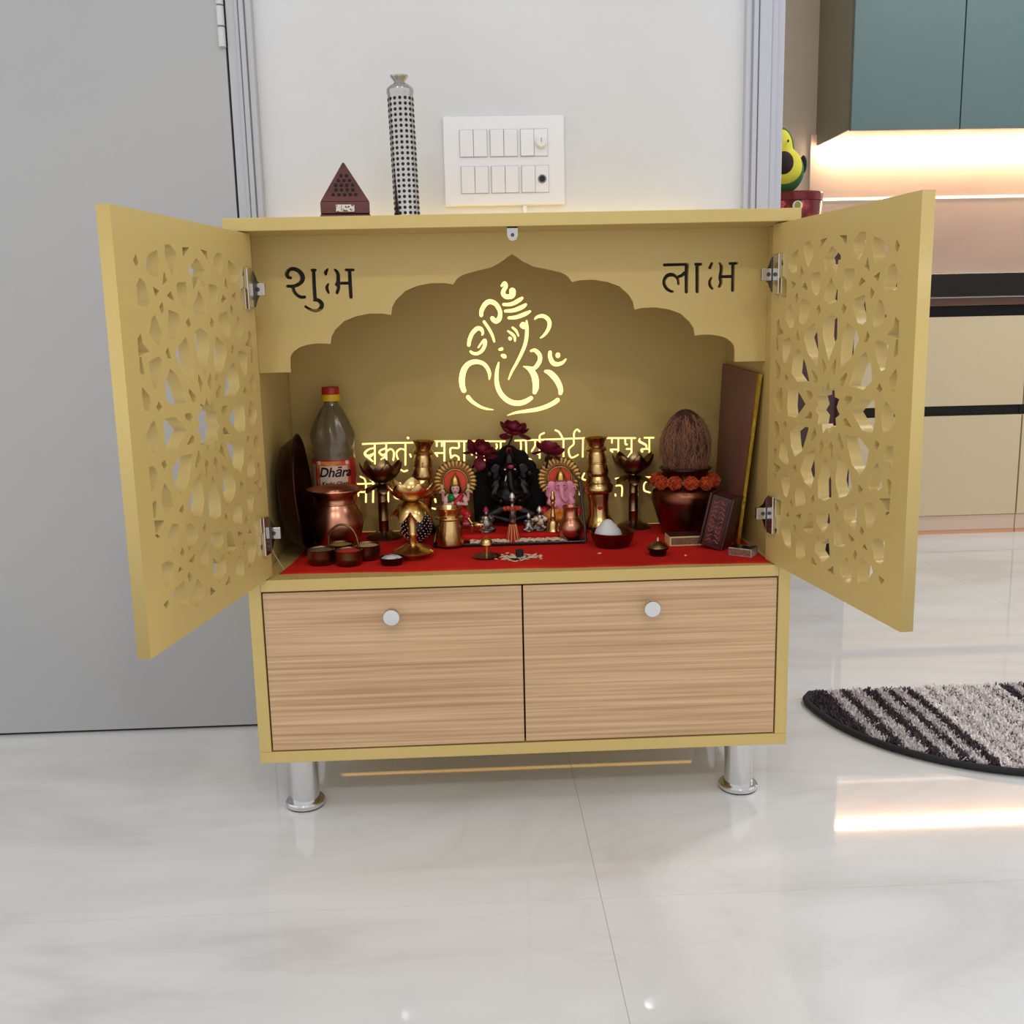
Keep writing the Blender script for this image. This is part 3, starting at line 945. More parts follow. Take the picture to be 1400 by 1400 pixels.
# scalloped arch panel with the two words cut through it
lobe = [(0, 0), (0.02, 0.27), (0.085, 0.51), (0.24, 0.82), (0.43, 0.98), (0.65, 1.065), (0.87, 1.057), (1, 1)]
ogee = [(0, 0), (0.05, 0.16), (0.10, 0.25), (0.18, 0.34), (0.41, 0.46), (0.64, 0.56), (0.83, 0.76), (0.93, 0.91), (1, 1)]
cusp = [(0.3350, 0.6900), (0.2737, 0.7112), (0.1818, 0.7519), (0.0882, 0.7942), (0.0, 0.8364)]
half = [(0.3350, 0.6710)]
for k in range(4):
    (x0, z0), (x1, z1) = cusp[k], cusp[k + 1]
    tpl = ogee if k == 3 else lobe
    half += [(x0 + (x1 - x0) * a, z0 + (z1 - z0) * b) for a, b in tpl[:-1]]
half.append(cusp[-1])
AX = -0.0005
left = [(AX - x, z) for x, z in half]
right = [(AX + x, z) for x, z in half[:-1]][::-1]
outline = [(-0.3818, ZTB), (-0.3818, 0.671)] + left + right + [(0.3818, 0.671), (0.3818, ZTB)]
me = flat_shape(outline, [], 0.011)
me.transform(Matrix.Translation((0, 0.1005, 0)))
me = cut(me, [stroke_poly(s) for s in SHUBH + LABH], 0.08, 0.12)
obj('arch_panel', me, MUST, CAB, label='scalloped arch panel with two cut-out Hindi words')
# dark board right behind the cut words
for x0, x1 in ((-0.352, -0.225), (0.208, 0.352)):
    obj('backing_board', G().b2(x0, x1, 0.1065, 0.1085, 0.763, 0.836), mat('dark brown board', (34, 18, 12), 0.6), CAB)

# back panel with emblem and verse cut out, lit from behind
me = flat_shape([(-0.3818, ZS), (0.3818, ZS), (0.3818, ZTB), (-0.3818, ZTB)], union_loops(EMBLEM, trim=0.75) + union_loops(VERSE, trim=0.3, fat=0.86), 0.005)
me.transform(Matrix.Translation((0, 0.3405, 0)))
obj('back_panel', me, INNER, CAB, label='back panel with glowing cut-out elephant god emblem and verse')
obj('glow_shield', G().b2(-0.36, 0.36, 0.3530, 0.3565, 0.095, 0.857), BLACK, CAB)  # unseen board added to stop the light panel spilling onto the wall
obj('light_panel', G().b2(-0.34, 0.345, 0.3495, 0.3525, 0.0925, 0.860), GLOW, CAB, label='warm yellow light panel glowing through the cut-outs')
obj('led_strip', G().b2(-0.36, 0.36, 0.3500, 0.3520, 0.8640, 0.8700), mat('rear led strip', (255, 240, 190), 0.5, emit=(255, 226, 140), estr=16.0), CAB, label='warm led strip on the rear edge')
obj('led_strip', G().b2(-0.328, 0.345, 0.3490, 0.3522, 0.0890, 0.0921), mat('rear lower led strip', (255, 220, 140), 0.5, emit=(255, 196, 92), estr=2.0), CAB, label='amber led strip under the rear edge')

# drawers
for s in (-1, 1):
    x0, x1 = (-0.3797, -0.0013) if s < 0 else (0.0013, 0.3797)
    d = obj('drawer', G().b2(x0, x1, 0.001, 0.019, 0.1122, 0.3556), OAK, CAB, bevel=0.0005, label='oak veneer drawer front')
    obj('drawer_box', G().b2(x0 + 0.012, x1 - 0.012, 0.0195, 0.31, 0.125, 0.30), BLACK, d)
    kx = -0.1918 if s < 0 else 0.1891
    M = Matrix.Translation((kx, 0.001, 0.3205)) @ Matrix.Rotation(R(90), 4, 'X')
    prof = [(0.0075, 0), (0.0075, 0.002), (0.0055, 0.004), (0.0055, 0.012), (0.0085, 0.015), (0.0122, 0.0165), (0.0126, 0.019), (0.0126, 0.025), (0.0116, 0.0265), (0.0001, 0.0268)]
    obj('knob', G().lathe(prof, n=32, M=M), CHROME, d, smooth=35, label='round chrome knob')

# legs
for x, y in ((-0.345, 0.05), (0.340, 0.05), (-0.345, 0.295), (0.340, 0.295)):
    lg = obj('leg', G().lathe([(0.0222, 0.010), (0.0222, 0.0918)], (x, y, 0), 36), CHROME, CAB, smooth=40, label='chrome tube leg')
    obj('foot_flange', G().lathe([(0.0290, 0.0015), (0.0305, 0.003), (0.0305, 0.0085), (0.0290, 0.0105), (0.0224, 0.0108)], (x, y, 0), 36), CHROME, lg, smooth=35)
    obj('foot_pad', G().lathe([(0.0285, 0.0), (0.0295, 0.0018)], (x, y, 0), 30), BLACK, lg, smooth=40)

# catch plate under the top board
g = G().prism([(-0.0075, 0.0), (0.0075, 0.0), (0.0075, -0.012), (0.005, -0.0175), (0.0, -0.019), (-0.005, -0.0175), (-0.0075, -0.012)], 0.008, 0.0095, Matrix.Translation((-0.003, 0, ZTB)))
g.b2(-0.0105, 0.0045, 0.008, 0.022, ZTB - 0.0018, ZTB)
ct = obj('catch_plate', g, STEEL, CAB)
obj('screw', G().lathe([(0.0026, 0), (0.0026, 0.0008)], n=12, M=Matrix.Translation((-0.003, 0.008, ZTB - 0.011)) @ Matrix.Rotation(R(90), 4, 'X')), DARKSTEEL, ct)

# carved doors
DW, DZ0, DZ1, DTH = 0.380, 0.3770, 0.8655, 0.0155
zc = (DZ0 + DZ1) / 2
holes = []
for P, c in HOLES:
    Q = [(x / 1000.0, z / 1000.0) for x, z in P]
    holes.append(Q)
    if not c:
        holes.append([(-x, z) for x, z in Q][::-1])
star = []
for k in range(22):
    rr = 0.0335 if k % 2 == 0 else 0.0245
    a = PI / 2 + 2 * PI * k / 22
    star.append((rr * math.cos(a), -0.003 + rr * math.sin(a)))
holes.append(star)
hw, hh = DW / 2, (DZ1 - DZ0) / 2
XS = -0.0075                                  # the pattern sits a little towards the hinge side
holes = [[(x + XS, z) for x, z in L] for L in holes]


def touching(A, B, gap=0.0012):
    """do two outlines come closer than gap?"""
    if min(p[0] for p in A) > max(p[0] for p in B) + gap or max(p[0] for p in A) < min(p[0] for p in B) - gap:
        return False
    if min(p[1] for p in A) > max(p[1] for p in B) + gap or max(p[1] for p in A) < min(p[1] for p in B) - gap:
        return False

    def near(p, P):
        ins = False
        for i in range(len(P)):
            (x0, z0), (x1, z1) = P[i], P[(i + 1) % len(P)]
            if (z0 > p[1]) != (z1 > p[1]) and p[0] < x0 + (p[1] - z0) / (z1 - z0) * (x1 - x0):
                ins = not ins
            t = max(0, min(1, ((p[0] - x0) * (x1 - x0) + (p[1] - z0) * (z1 - z0)) / max(1e-12, (x1 - x0) ** 2 + (z1 - z0) ** 2)))
            if math.hypot(p[0] - x0 - t * (x1 - x0), p[1] - z0 - t * (z1 - z0)) < gap:
                return True
        return ins
    return any(near(p, B) for p in A) or any(near(p, A) for p in B)


grown = []
for L in holes:                                # ease the outlines: small pecks a little more than the large openings
    cx, cz = sum(p[0] for p in L) / len(L), sum(p[1] for p in L) / len(L)
    rad = max(math.hypot(x - cx, z - cz) for x, z in L)
    k = 1.42 if rad < 0.0095 else (1.2 if rad < 0.014 else 1 + 0.0008 / rad)
    others = grown + [q for q in holes if q is not L][len(grown):]
    for kk in (k, 1 + (k - 1) * 0.5, 1.0, 0.92, 0.85, 0.75, 0.6):
        Q = [(cx + (x - cx) * kk, cz + (z - cz) * kk) for x, z in L]
        if not any(touching(Q, q) for q in others):
            break
    grown.append(Q)
dm = flat_shape([(-hw, -hh), (hw, -hh), (hw, hh), (-hw, hh)], grown, DTH, 0.0)
dm.transform(Matrix.Translation((hw, 0, zc)))
for nm, (hx, hy), ang, s in (('left', (-0.3676, 0.0217), 1.7383, -1), ('right', (0.3699, 0.0306), 1.6977, 1)):
    dx, dy = -s * math.cos(ang), -math.sin(ang)
    th = math.atan2(dy, dx)
    m2 = dm.copy()
    m2.transform(Matrix.Translation((0, s * DTH / 2, 0)))
    dob = obj('carved_door', m2, MUST, CAB, loc=(hx, hy, 0), rot=(0, 0, th), label='carved fretwork door with a star rosette')
    for hz in ((0.790, 0.442) if s < 0 else (0.796, 0.450)):
        # cup plate on the inner face, arm reaching back to the cabinet side
        g = G().b2(0.014, 0.034, -s * 0.0060, -s * 0.0002, hz - 0.028, hz + 0.028)
        obj('hinge_plate', g, CHROME, dob, bevel=0.001, label='chrome hinge plate')
        g = G().prism([(-0.010, hz - 0.007), (0.002, hz - 0.012), (0.0138, hz - 0.025), (0.0138, hz + 0.025), (0.002, hz + 0.012), (-0.010, hz + 0.007)], -s * 0.0075, -s * 0.001)
        hp = obj('hinge', g, DARKSTEEL, dob, bevel=0.0008, label='steel concealed hinge')
    for hz in ((0.790, 0.442) if s < 0 else (0.796, 0.450)):
        x0 = s * 0.3815
        g = G().b2(x0, x0 - s * 0.0305, 0.0165, 0.0245, hz - 0.0085, hz + 0.0085)
        g.b2(x0, x0 - s * 0.006, 0.0225, 0.0240, hz - 0.012, hz + 0.012)
        ha = obj('hinge_arm', g, STEEL, CAB, bevel=0.0008)
        obj('screw', G().lathe([(0.003, 0), (0.003, 0.0008)], n=12, M=Matrix.Translation((x0 - s * 0.021, 0.0165, hz)) @ Matrix.Rotation(R(90), 4, 'X')), DARKSTEEL, ha)

# ================================================================ ON TOP OF THE CABINET
t = thing('incense_box', 'pyramid shaped dark wooden incense box with brass front clasp', 'incense box', (-0.254, 0.2, ZT), rotz=R(6))
RW = mat('rosewood', (96, 44, 40), 0.4, noise=(6.0, (62, 26, 26), 0.4, 0.7, (1, 1, 6)))
obj('base', G().b2(-0.038, 0.038, -0.038, 0.038, 0, 0.019), RW, t, bevel=0.001)
obj('lower_lid', G().b2(-0.037, 0.037, -0.037, 0.037, 0.0205, 0.038), RW, t, bevel=0.001)
g = G()
g.v = [(-0.0365, -0.0365, 0.0385), (0.0365, -0.0365, 0.0385), (0.0365, 0.0365, 0.0385), (-0.0365, 0.0365, 0.0385)] + [(-0.0012, -0.0012, 0.1), (0.0012, -0.0012, 0.1), (0.0012, 0.0012, 0.1), (-0.0012, 0.0012, 0.1)]
g.f = [(3, 2, 1, 0), (4, 5, 6, 7)] + [(k, (k + 1) % 4, (k + 1) % 4 + 4, k + 4) for k in range(4)]
py = obj('pyramid_lid', g, RW, t, bevel=0.0008)
obj('clasp_plate', G().b2(-0.014, 0.014, -0.0392, -0.0372, 0.0225, 0.0335), mat('stamped white metal', (208, 200, 190), 0.3, 0.8, noise=(300.0, (70, 60, 56), 0.55, 0.6, U)), t, bevel=0.0006)
obj('clasp_plate', G().b2(-0.014, 0.014, -0.0398, -0.0382, 0.002, 0.016), BRASS, t, bevel=0.0006)
sl = math.atan2(0.0335, 0.0595)
VENT_DARK = mat('dark vent hole', (14, 12, 16), 0.8)  # near-black discs drawn for the vent openings
for row, n in enumerate((2, 3, 4, 4, 5)):
    z = 0.079 - 0.0075 * row
    yy = -0.0365 + (z - 0.0385) / 0.0595 * 0.0335
    for k in range(n):
        M = Matrix.Translation(((k - (n - 1) / 2) * 0.0085, yy - 0.0004, z)) @ Matrix.Rotation(R(90) - sl, 4, 'X')
        obj('vent_hole', G().lathe([(0.0026, -0.0006), (0.0026, 0.0006)], n=10, M=M), VENT_DARK, py)

t = thing('incense_tower', 'tall perforated steel incense tower with a cup top beside the pyramid box', 'incense holder', (-0.158, 0.2, ZT), rot=(0, R(-1.2), 0))
obj('cylinder', G().lathe([(0.0205, 0), (0.0196, 0.003), (0.0196, 0.198), (0.0206, 0.200), (0.0206, 0.204)], n=40), STEEL, t, smooth=40)
obj('cone_cap', G().lathe([(0.0205, 0.2042), (0.0198, 0.207), (0.013, 0.2125), (0.0085, 0.2145)], n=36), STEEL, t, smooth=50)
obj('cup', G().lathe([(0.0075, 0.2147), (0.0085, 0.217), (0.0125, 0.2220), (0.0138, 0.2245), (0.0138, 0.2255), (0.0122, 0.225), (0.006, 0.218)], n=32), STEEL, t, smooth=50)
g = G()
n = 15
for row in range(24):
    z = 0.006 + row * 0.0080
    for k in range(n):
        a = 2 * PI * (k + 0.012 * row) / n
        M = Matrix.Rotation(a, 4, 'Z') @ Matrix.Translation((0.0195, 0, z)) @ Matrix.Rotation(R(90), 4, 'Y')
        g.lathe([(0.0026, -0.0003), (0.0026, 0.0004)], n=8, M=M)
o = obj('punched_holes', g, mat('black hole', (12, 12, 12), 0.7), t)
o['kind'] = 'stuff'

# ================================================================ SWITCH PLATE ON THE WALL
t = thing('switch_plate', 'white modular switch plate with ten rockers on the wall', 'switches', (0.0015, WY, 1.0105))
obj('cover_plate', G().b2(-0.1035, 0.1035, -0.009, 0.0, -0.0735, 0.0735), WHITE, t, bevel=0.002)
for r_, zc_ in ((0, 0.029), (1, -0.031)):
    for k in range(3):
        x0 = -0.0755 + 0.0520 * k + 0.001 * r_
        obj('module_frame', G().b2(x0 - 0.0008, x0 + 0.0468, -0.0100, -0.0085, zc_ - 0.0228, zc_ + 0.0228), mat('grey seam', (176, 176, 182), 0.4), t)
        for q in range(2):
            xa = x0 + 0.0234 * q
            if k == 2 and q == 1:
                obj('module_blank', G().b2(xa, xa + 0.0228, -0.0112, -0.0095, zc_ - 0.022, zc_ + 0.022), WHITE, t, bevel=0.0006)
                if r_ == 0:
                    M = Matrix.Translation((xa + 0.0115, -0.0112, zc_)) @ Matrix.Rotation(R(90), 4, 'X')
                    kb = obj('dimmer_knob', G().lathe([(0.0098, 0), (0.0098, 0.003), (0.0088, 0.009), (0.0078, 0.010), (0.0001, 0.0102)], n=26, M=M, rad=lambda a, i: 1 + 0.04 * math.cos(8 * a)), WHITE, t, smooth=40)
                    obj('pointer', G().b2(xa + 0.0105, xa + 0.0125, -0.0222, -0.0212, zc_ - 0.001, zc_ + 0.006), mat('grey seam', (176, 176, 182), 0.4), kb)
                else:
                    M = Matrix.Translation((xa + 0.0115, -0.0112, zc_)) @ Matrix.Rotation(R(90), 4, 'X')
                    so = obj('socket_ring', G().lathe([(0.0072, 0), (0.0072, 0.0016), (0.0052, 0.0022), (0.005, 0.0005)], n=22, M=M), mat('grey plastic', (120, 120, 122), 0.4), t, smooth=40)
                    obj('socket_hole', G().lathe([(0.0049, 0.0002), (0.0049, 0.0018)], n=18, M=M), BLACK, so)
            else:
                M = Matrix.Translation((xa + 0.0114, -0.0112, zc_)) @ Matrix.Rotation(R(2.2 if not (k == 2 and r_ == 0) else -3), 4, 'X')
                obj('rocker', G().b2(-0.0112, 0.0112, -0.0012, 0.0025, -0.0218, 0.0218, M), WHITE, t, bevel=0.0008)
obj('cable_duct', G().b2(0.0305, 0.0375, -0.006, 0.0, -0.125, -0.0737), WHITE, t, bevel=0.0006)


# ================================================================ THINGS ON THE SHELF
ZC = ZS + 0.0018          # top of the red cloth
# red cloth, slightly wavy
g = G()
nx, ny = 46, 20
for k, (zz, off) in enumerate(((0.0018, 0), (0.0002, 0))):
    for j in range(ny + 1):
        for i in range(nx + 1):
            u, v = i / nx, j / ny
            yf = 0.034 - 0.020 * u + 0.002 * math.sin(u * 17) + 0.0012 * math.sin(u * 41)
            xl = -0.360 + 0.030 * v + 0.002 * math.sin(v * 9)
            x = xl + (0.372 - xl) * u
            y = yf + (0.325 - yf) * v
            edge = min(v * 8, 1)
            z = zz + (0.0008 * math.sin(x * 60 + y * 25) * (1 - edge) ** 2 + 0.0007 * (1 - edge) if k == 0 else 0)
            g.v.append((x, y, ZS + z))
N = (nx + 1) * (ny + 1)
for j in range(ny):
    for i in range(nx):
        a = j * (nx + 1) + i
        g.f.append((a, a + 1, a + nx + 2, a + nx + 1))
        g.f.append((N + a, N + a + nx + 1, N + a + nx + 2, N + a + 1))
rim = [i for i in range(nx + 1)] + [(j + 1) * (nx + 1) - 1 for j in range(1, ny + 1)] + [ny * (nx + 1) + i for i in range(nx - 1, -1, -1)] + [j * (nx + 1) for j in range(ny - 1, 0, -1)]
for k in range(len(rim)):
    a, b = rim[k], rim[(k + 1) % len(rim)]
    g.f.append((a, N + a, N + b, b))
tag(obj('shelf_cloth', g, REDCLOTH, smooth=40), 'bright red cloth spread over the cabinet shelf', 'cloth')

# ---- big dark dish leaning against the left side
t = thing('copper_dish', 'large dark copper dish standing on edge against the cabinet side', 'dish', (-0.341, 0.170, ZC + 0.0972), rot=(0, R(90 - 4), R(2)))
obj('dish', G().lathe([(0.001, -0.030), (0.060, -0.030), (0.078, -0.024), (0.089, -0.008), (0.0945, 0.0), (0.0955, 0.001), (0.0935, 0.0022), (0.086, -0.006), (0.075, -0.020), (0.058, -0.026), (0.001, -0.026)], n=56), DISHM, t, smooth=50)
obj('rolled_rim', G().tube([(0.095 * math.cos(2 * PI * k / 48), 0.095 * math.sin(2 * PI * k / 48), 0.0012) for k in range(49)], 0.0018, 8), DISHM, t, smooth=60)

# ---- oil bottle
t = thing('oil_bottle', 'ribbed plastic oil bottle with red and yellow cap and red label', 'bottle', (-0.3045, 0.287, ZC), rotz=R(-82))
BT = mat('brown clear plastic', (150, 132, 100), 0.16, trans=0.55, spec=0.6)
prof = [(0.030, 0), (0.0345, 0.003), (0.036, 0.010), (0.0358, 0.04), (0.0362, 0.045), (0.0362, 0.140), (0.0352, 0.144), (0.0366, 0.150), (0.0366, 0.155), (0.035, 0.160), (0.0362, 0.166), (0.0358, 0.178)]
for k in range(1, 11):
    q = k / 10
    prof.append((0.0358 - 0.0238 * (q ** 1.35), 0.178 + 0.054 * q))
prof += [(0.0118, 0.240), (0.0118, 0.246)]
NP = len(prof)


def swirl(a, i):
    z = prof[i][1]
    if z < 0.166 or z > 0.232:
        return 1
    e = min(1, (z - 0.166) / 0.012, (0.232 - z) / 0.01)
    return 1 + 0.075 * e * math.cos(9 * a + (z - 0.16) * 40)


obj('bottle_body', G().lathe(prof, n=72, rad=swirl), BT, t, smooth=60)
obj('cap_ring', G().lathe([(0.0152, 0.236), (0.0158, 0.237), (0.0158, 0.247), (0.0150, 0.2475)], n=32), mat('yellow cap plastic', (226, 182, 24), 0.35), t, smooth=40)
obj('cap', G().lathe([(0.0148, 0.2477), (0.0150, 0.249), (0.0148, 0.258), (0.0138, 0.260), (0.0001, 0.2602)], n=32), mat('red cap plastic', (176, 24, 26), 0.35), t, smooth=40)


def band(r, a0, a1, z0, z1, n=40):
    g = G()
    for k in range(n + 1):
        a = a0 + (a1 - a0) * k / n
        for rr, z in ((r, z0), (r, z1)):
            g.v.append((rr * math.cos(a), rr * math.sin(a), z))
    g.f = [(2 * k, 2 * k + 2, 2 * k + 3, 2 * k + 1) for k in range(n)]
    return g


RL = 0.0368
obj('label', band(RL, -PI, PI, 0.050, 0.1395, 64), mat('red label print', (186, 34, 30), 0.35), t, smooth=180)
AF = 0.0            # the printed front, towards the room
obj('label_panel', band(RL + 0.0002, AF - 0.92, AF + 0.78, 0.054, 0.137, 24), mat('orange label print', (214, 84, 40), 0.35, noise=(40.0, (222, 150, 80), 0.5, 0.62, U)), t, smooth=180)
obj('label_side', band(RL + 0.0003, AF - 1.62, AF - 1.02, 0.088, 0.132, 12), mat('pale label print', (206, 176, 140), 0.4), t, smooth=180)
obj('name_plaque', band(RL + 0.0004, AF - 0.72, AF + 0.62, 0.092, 0.1295, 20), mat('pale plaque print', (226, 200, 176), 0.4), t, smooth=180)
obj('green_mark', band(RL + 0.0004, AF - 0.80, AF - 0.66, 0.1315, 0.1375, 4), PAPER, t)
obj('green_mark', band(RL + 0.0004, AF + 0.52, AF + 0.68, 0.1315, 0.1375, 4), PAPER, t)
INK = mat('black print', (18, 12, 12), 0.5)
obj('brand_lettering', on_cyl(text_geo('Dhāra', 0.0225, 0.28, 0.0002, 0.96, 0.0005), RL + 0.0008, AF, 0.1115), INK, t)
obj('lower_lettering', on_cyl(text_geo('Kachi Ghani', 0.0098, 0.22, 0.0002, 1.0, 0.0002), RL + 0.0008, AF, 0.0965), INK, t)

# ---- copper water pot in front of the bottle
t = thing('copper_pot', 'shiny round copper water pot with wide rim in front of the oil bottle', 'pot', (-0.293, 0.194, ZC))
obj('pot_body', G().lathe([(0.024, 0), (0.030, 0.003), (0.0395, 0.022), (0.0440, 0.043), (0.0425, 0.056), (0.036, 0.070), (0.0315, 0.077), (0.0305, 0.084), (0.033, 0.090), (0.0445, 0.0975), (0.0465, 0.0995), (0.046, 0.101), (0.043, 0.1), (0.031, 0.092), (0.0285, 0.084), (0.0285, 0.060), (0.001, 0.055)], n=56), COPPER, t, smooth=60)
obj('neck_ring', G().tube([(0.0322 * math.cos(2 * PI * k / 40), 0.0322 * math.sin(2 * PI * k / 40), 0.0775) for k in range(41)], 0.0013, 8), COPPER, t, smooth=60)

# ---- brass four-bowl holder with arched handle
t = thing('powder_holder', 'brass holder of four joined bowls with an arched handle and coloured powders', 'bowl set', (-0.269, 0.1025, ZC))
cup_me = mesh('bowl', G().lathe([(0.0165, 0), (0.0195, 0.002), (0.0212, 0.012), (0.0208, 0.0225), (0.0214, 0.0235), (0.0203, 0.0238), (0.0195, 0.022), (0.0195, 0.015), (0.001, 0.0148)], n=36))
cup_me.materials.append(BRASSD)
pw = [mat('dark grains', (70, 58, 36), 0.9, noise=(400, (140, 120, 80), 0.5, 0.6, U)), mat('vermilion powder', (176, 34, 26), 0.95), mat('rice grains', (186, 160, 120), 0.9, noise=(300, (120, 80, 50), 0.5, 0.6, U)), mat('turmeric powder', (150, 112, 50), 0.95)]
for k, (x, y) in enumerate(((-0.036, -0.014), (0.0075, -0.026), (0.032, 0.010), (-0.010, 0.023))):
    b = obj('bowl', cup_me, None, t, smooth=50, loc=(x, y, 0))
    obj('powder', G().lathe([(0.0193, 0.0190), (0.0185, 0.0215), (0.010, 0.0235), (0.004, 0.0245), (0.0001, 0.0246)], n=24), pw[k], b, smooth=60)
pth = []
for k in range(17):
    a = PI * k / 16
    pth.append((-0.003 - 0.0235 * math.cos(a), -0.002 + 0.004 * math.cos(a), 0.022 + 0.0365 * math.sin(a) ** 0.8))
obj('handle', G().tube(pth, 0.0017, 8), BRASSD, t, smooth=60)


# ---- lotus lamps
def lotus_cup(r0, z0, r1, z1, n=8, tip=0.3, thick=0.0008, outward=0.0, seg=96, rows=8):
    """petal bowl: a flaring shell whose rim runs in points"""
    g = G()
    for side in (0, 1):
        for i in range(rows + 1):
            for k in range(seg):
                a = 2 * PI * k / seg
                ph = abs(((a * n / (2 * PI)) % 1.0) - 0.5) * 2          # 0 at the tip, 1 in the notch
                top = 1 - tip * ph ** 1.4
                q = i / rows * top
                r = r0 + (r1 - r0) * math.sin(q * PI / 2) ** (1.0 - outward) * (1 + 0.08 * (1 - ph) * q)
                z = z0 + (z1 - z0) * q ** 1.5
                g.v.append(((r - side * thick) * math.cos(a), (r - side * thick) * math.sin(a), z + side * thick))
    n1 = (rows + 1) * seg
    for i in range(rows):
        for k in range(seg):
            k2 = (k + 1) % seg
            a, b, c, d = i * seg + k, i * seg + k2, (i + 1) * seg + k2, (i + 1) * seg + k
            g.f.append((a, b, c, d))
            g.f.append((n1 + a, n1 + d, n1 + c, n1 + b))
    for k in range(seg):
        k2 = (k + 1) % seg
        a, b = rows * seg + k, rows * seg + k2
        g.f.append((a, b, n1 + b, n1 + a))
    g.f.append(tuple(reversed(range(seg))))
    g.f.append(tuple(range(n1, n1 + seg)))
    return g


def lotus_stand(loc, label, rz):
    t = thing('lotus_lamp_stand', label, 'lamp stand', loc, rotz=rz, group='tall lotus lamp stands by the back panel')
    obj('base', G().lathe([(0.031, 0), (0.031, 0.003), (0.027, 0.006), (0.016, 0.010), (0.012, 0.013)], n=36), BRASSD, t, smooth=40)
    obj('stem', G().lathe([(0.0085, 0.0128), (0.0085, 0.030), (0.0094, 0.0315), (0.0085, 0.033), (0.0082, 0.062), (0.0092, 0.0635), (0.0082, 0.065), (0.0085, 0.080), (0.0105, 0.083), (0.0065, 0.092), (0.0065, 0.1)], n=28), BRASSD, t, smooth=50)
    obj('sepals', lotus_cup(0.0066, 0.094, 0.031, 0.081, 6, 0.55, 0.0007, -0.2), BRASSD, t, smooth=60)
    obj('lotus_bowl', lotus_cup(0.0075, 0.0965, 0.0350, 0.132, 7, 0.26), BRASSD, t, smooth=60)
    return t


lotus_stand((-0.2235, 0.272, ZC), 'tall tarnished brass lotus stand next to the oil bottle', R(10))
lotus_stand((0.2120, 0.300, ZC - 0.0010), 'tall tarnished brass lotus stand next to the pot with the coconut', R(-4))

t = thing('lotus_oil_lamp', 'brass lotus oil lamp with drooping petals in front of the studded ball', 'lamp', (-0.165, 0.112, ZC), rotz=R(12))
obj('base', G().lathe([(0.0185, 0), (0.0190, 0.004), (0.0200, 0.006), (0.0315, 0.0085), (0.0325, 0.0105), (0.028, 0.014), (0.013, 0.0215), (0.0072, 0.024)], n=44), BRASS, t, smooth=40)
obj('stem', G().lathe([(0.0066, 0.0238), (0.0066, 0.036), (0.0078, 0.0375), (0.0066, 0.039), (0.0064, 0.064), (0.0075, 0.066), (0.0064, 0.068), (0.0055, 0.092)], n=26), BRASS, t, smooth=50)
obj('drooping_petals', lotus_cup(0.0057, 0.0905, 0.0315, 0.0615, 7, 0.45, 0.0008, 0.15), BRASS, t, smooth=60)
obj('lotus_bowl', lotus_cup(0.0060, 0.0895, 0.0360, 0.1215, 7, 0.26), BRASS, t, smooth=60)

# ---- small dish with white contents
t = thing('camphor_dish', 'small dark metal dish of white crumbs in front of the lotus oil lamp', 'dish', (-0.1955, 0.071, ZC))
obj('dish', G().lathe([(0.010, 0), (0.0165, 0.002), (0.019, 0.0105), (0.0195, 0.012), (0.0185, 0.0122), (0.0160, 0.006), (0.001, 0.005)], n=36), mat('dark pewter', (70, 58, 60), 0.3, 1.0), t, smooth=50)
obj('white_crumbs', G().lathe([(0.0168, 0.0085), (0.012, 0.0125), (0.006, 0.0135), (0.0001, 0.014)], n=28, rad=lambda a, i: 1 + 0.06 * math.sin(5 * a + i)), mat('silver white crumbs', (214, 212, 218), 0.4, noise=(180.0, (120, 118, 124), 0.55, 0.65, U), bump=(160, 0.9, U)), t, smooth=50)


# ---- stacked brass vases
def stacked_vase(loc, label, rot):
    t = thing('stacked_vase', label, 'vase', loc, rot=rot, group='stacked brass pot columns beside the idols')
    obj('bottom_pot', G().lathe([(0.0231, 0), (0.0270, 0.006), (0.0270, 0.012), (0.0226, 0.020), (0.0171, 0.030), (0.0165, 0.050), (0.0187, 0.064), (0.0189, 0.067)], n=36), BRASS, t, smooth=50)
    obj('belly_pot', G().lathe([(0.0182, 0.0672), (0.0248, 0.070), (0.0266, 0.0745), (0.0260, 0.080), (0.0215, 0.086), (0.0226, 0.0875), (0.0215, 0.089), (0.0189, 0.094), (0.0176, 0.098)], n=36), BRASS, t, smooth=40)
    obj('third_pot', G().lathe([(0.0171, 0.0981), (0.0187, 0.100), (0.0189, 0.106), (0.0171, 0.114), (0.0154, 0.119), (0.0182, 0.1205), (0.0183, 0.122)], n=36), BRASS, t, smooth=40)
    obj('upper_pot', G().lathe([(0.0160, 0.1222), (0.0165, 0.128), (0.0154, 0.136), (0.0138, 0.140), (0.0178, 0.1415), (0.0185, 0.1445), (0.0165, 0.148), (0.0138, 0.150)], n=36), BRASS, t, smooth=40)
    obj('mouth', G().lathe([(0.0136, 0.1502), (0.0149, 0.156), (0.0182, 0.1625), (0.0193, 0.164), (0.0171, 0.1635), (0.0132, 0.157), (0.0011, 0.154)], n=36, rad=lambda a, i: 1 + (0.06 * math.cos(4 * a) if i in (2, 3, 4) else 0)), BRASS, t, smooth=50)
    return t


stacked_vase((-0.161, 0.292, ZC), 'column of stacked brass pots behind the lotus oil lamp', (0, R(3.5), 0))
v = stacked_vase((0.1495, 0.273, ZC), 'column of stacked brass pots behind the white mound', (0, R(-2.0), 0))
obj('red_mark', G().ell((0.000, -0.0158, 0.044), (0.0048, 0.0015, 0.0045), 12, 8), mat('vermilion powder', (176, 34, 26), 0.95), v, smooth=180)

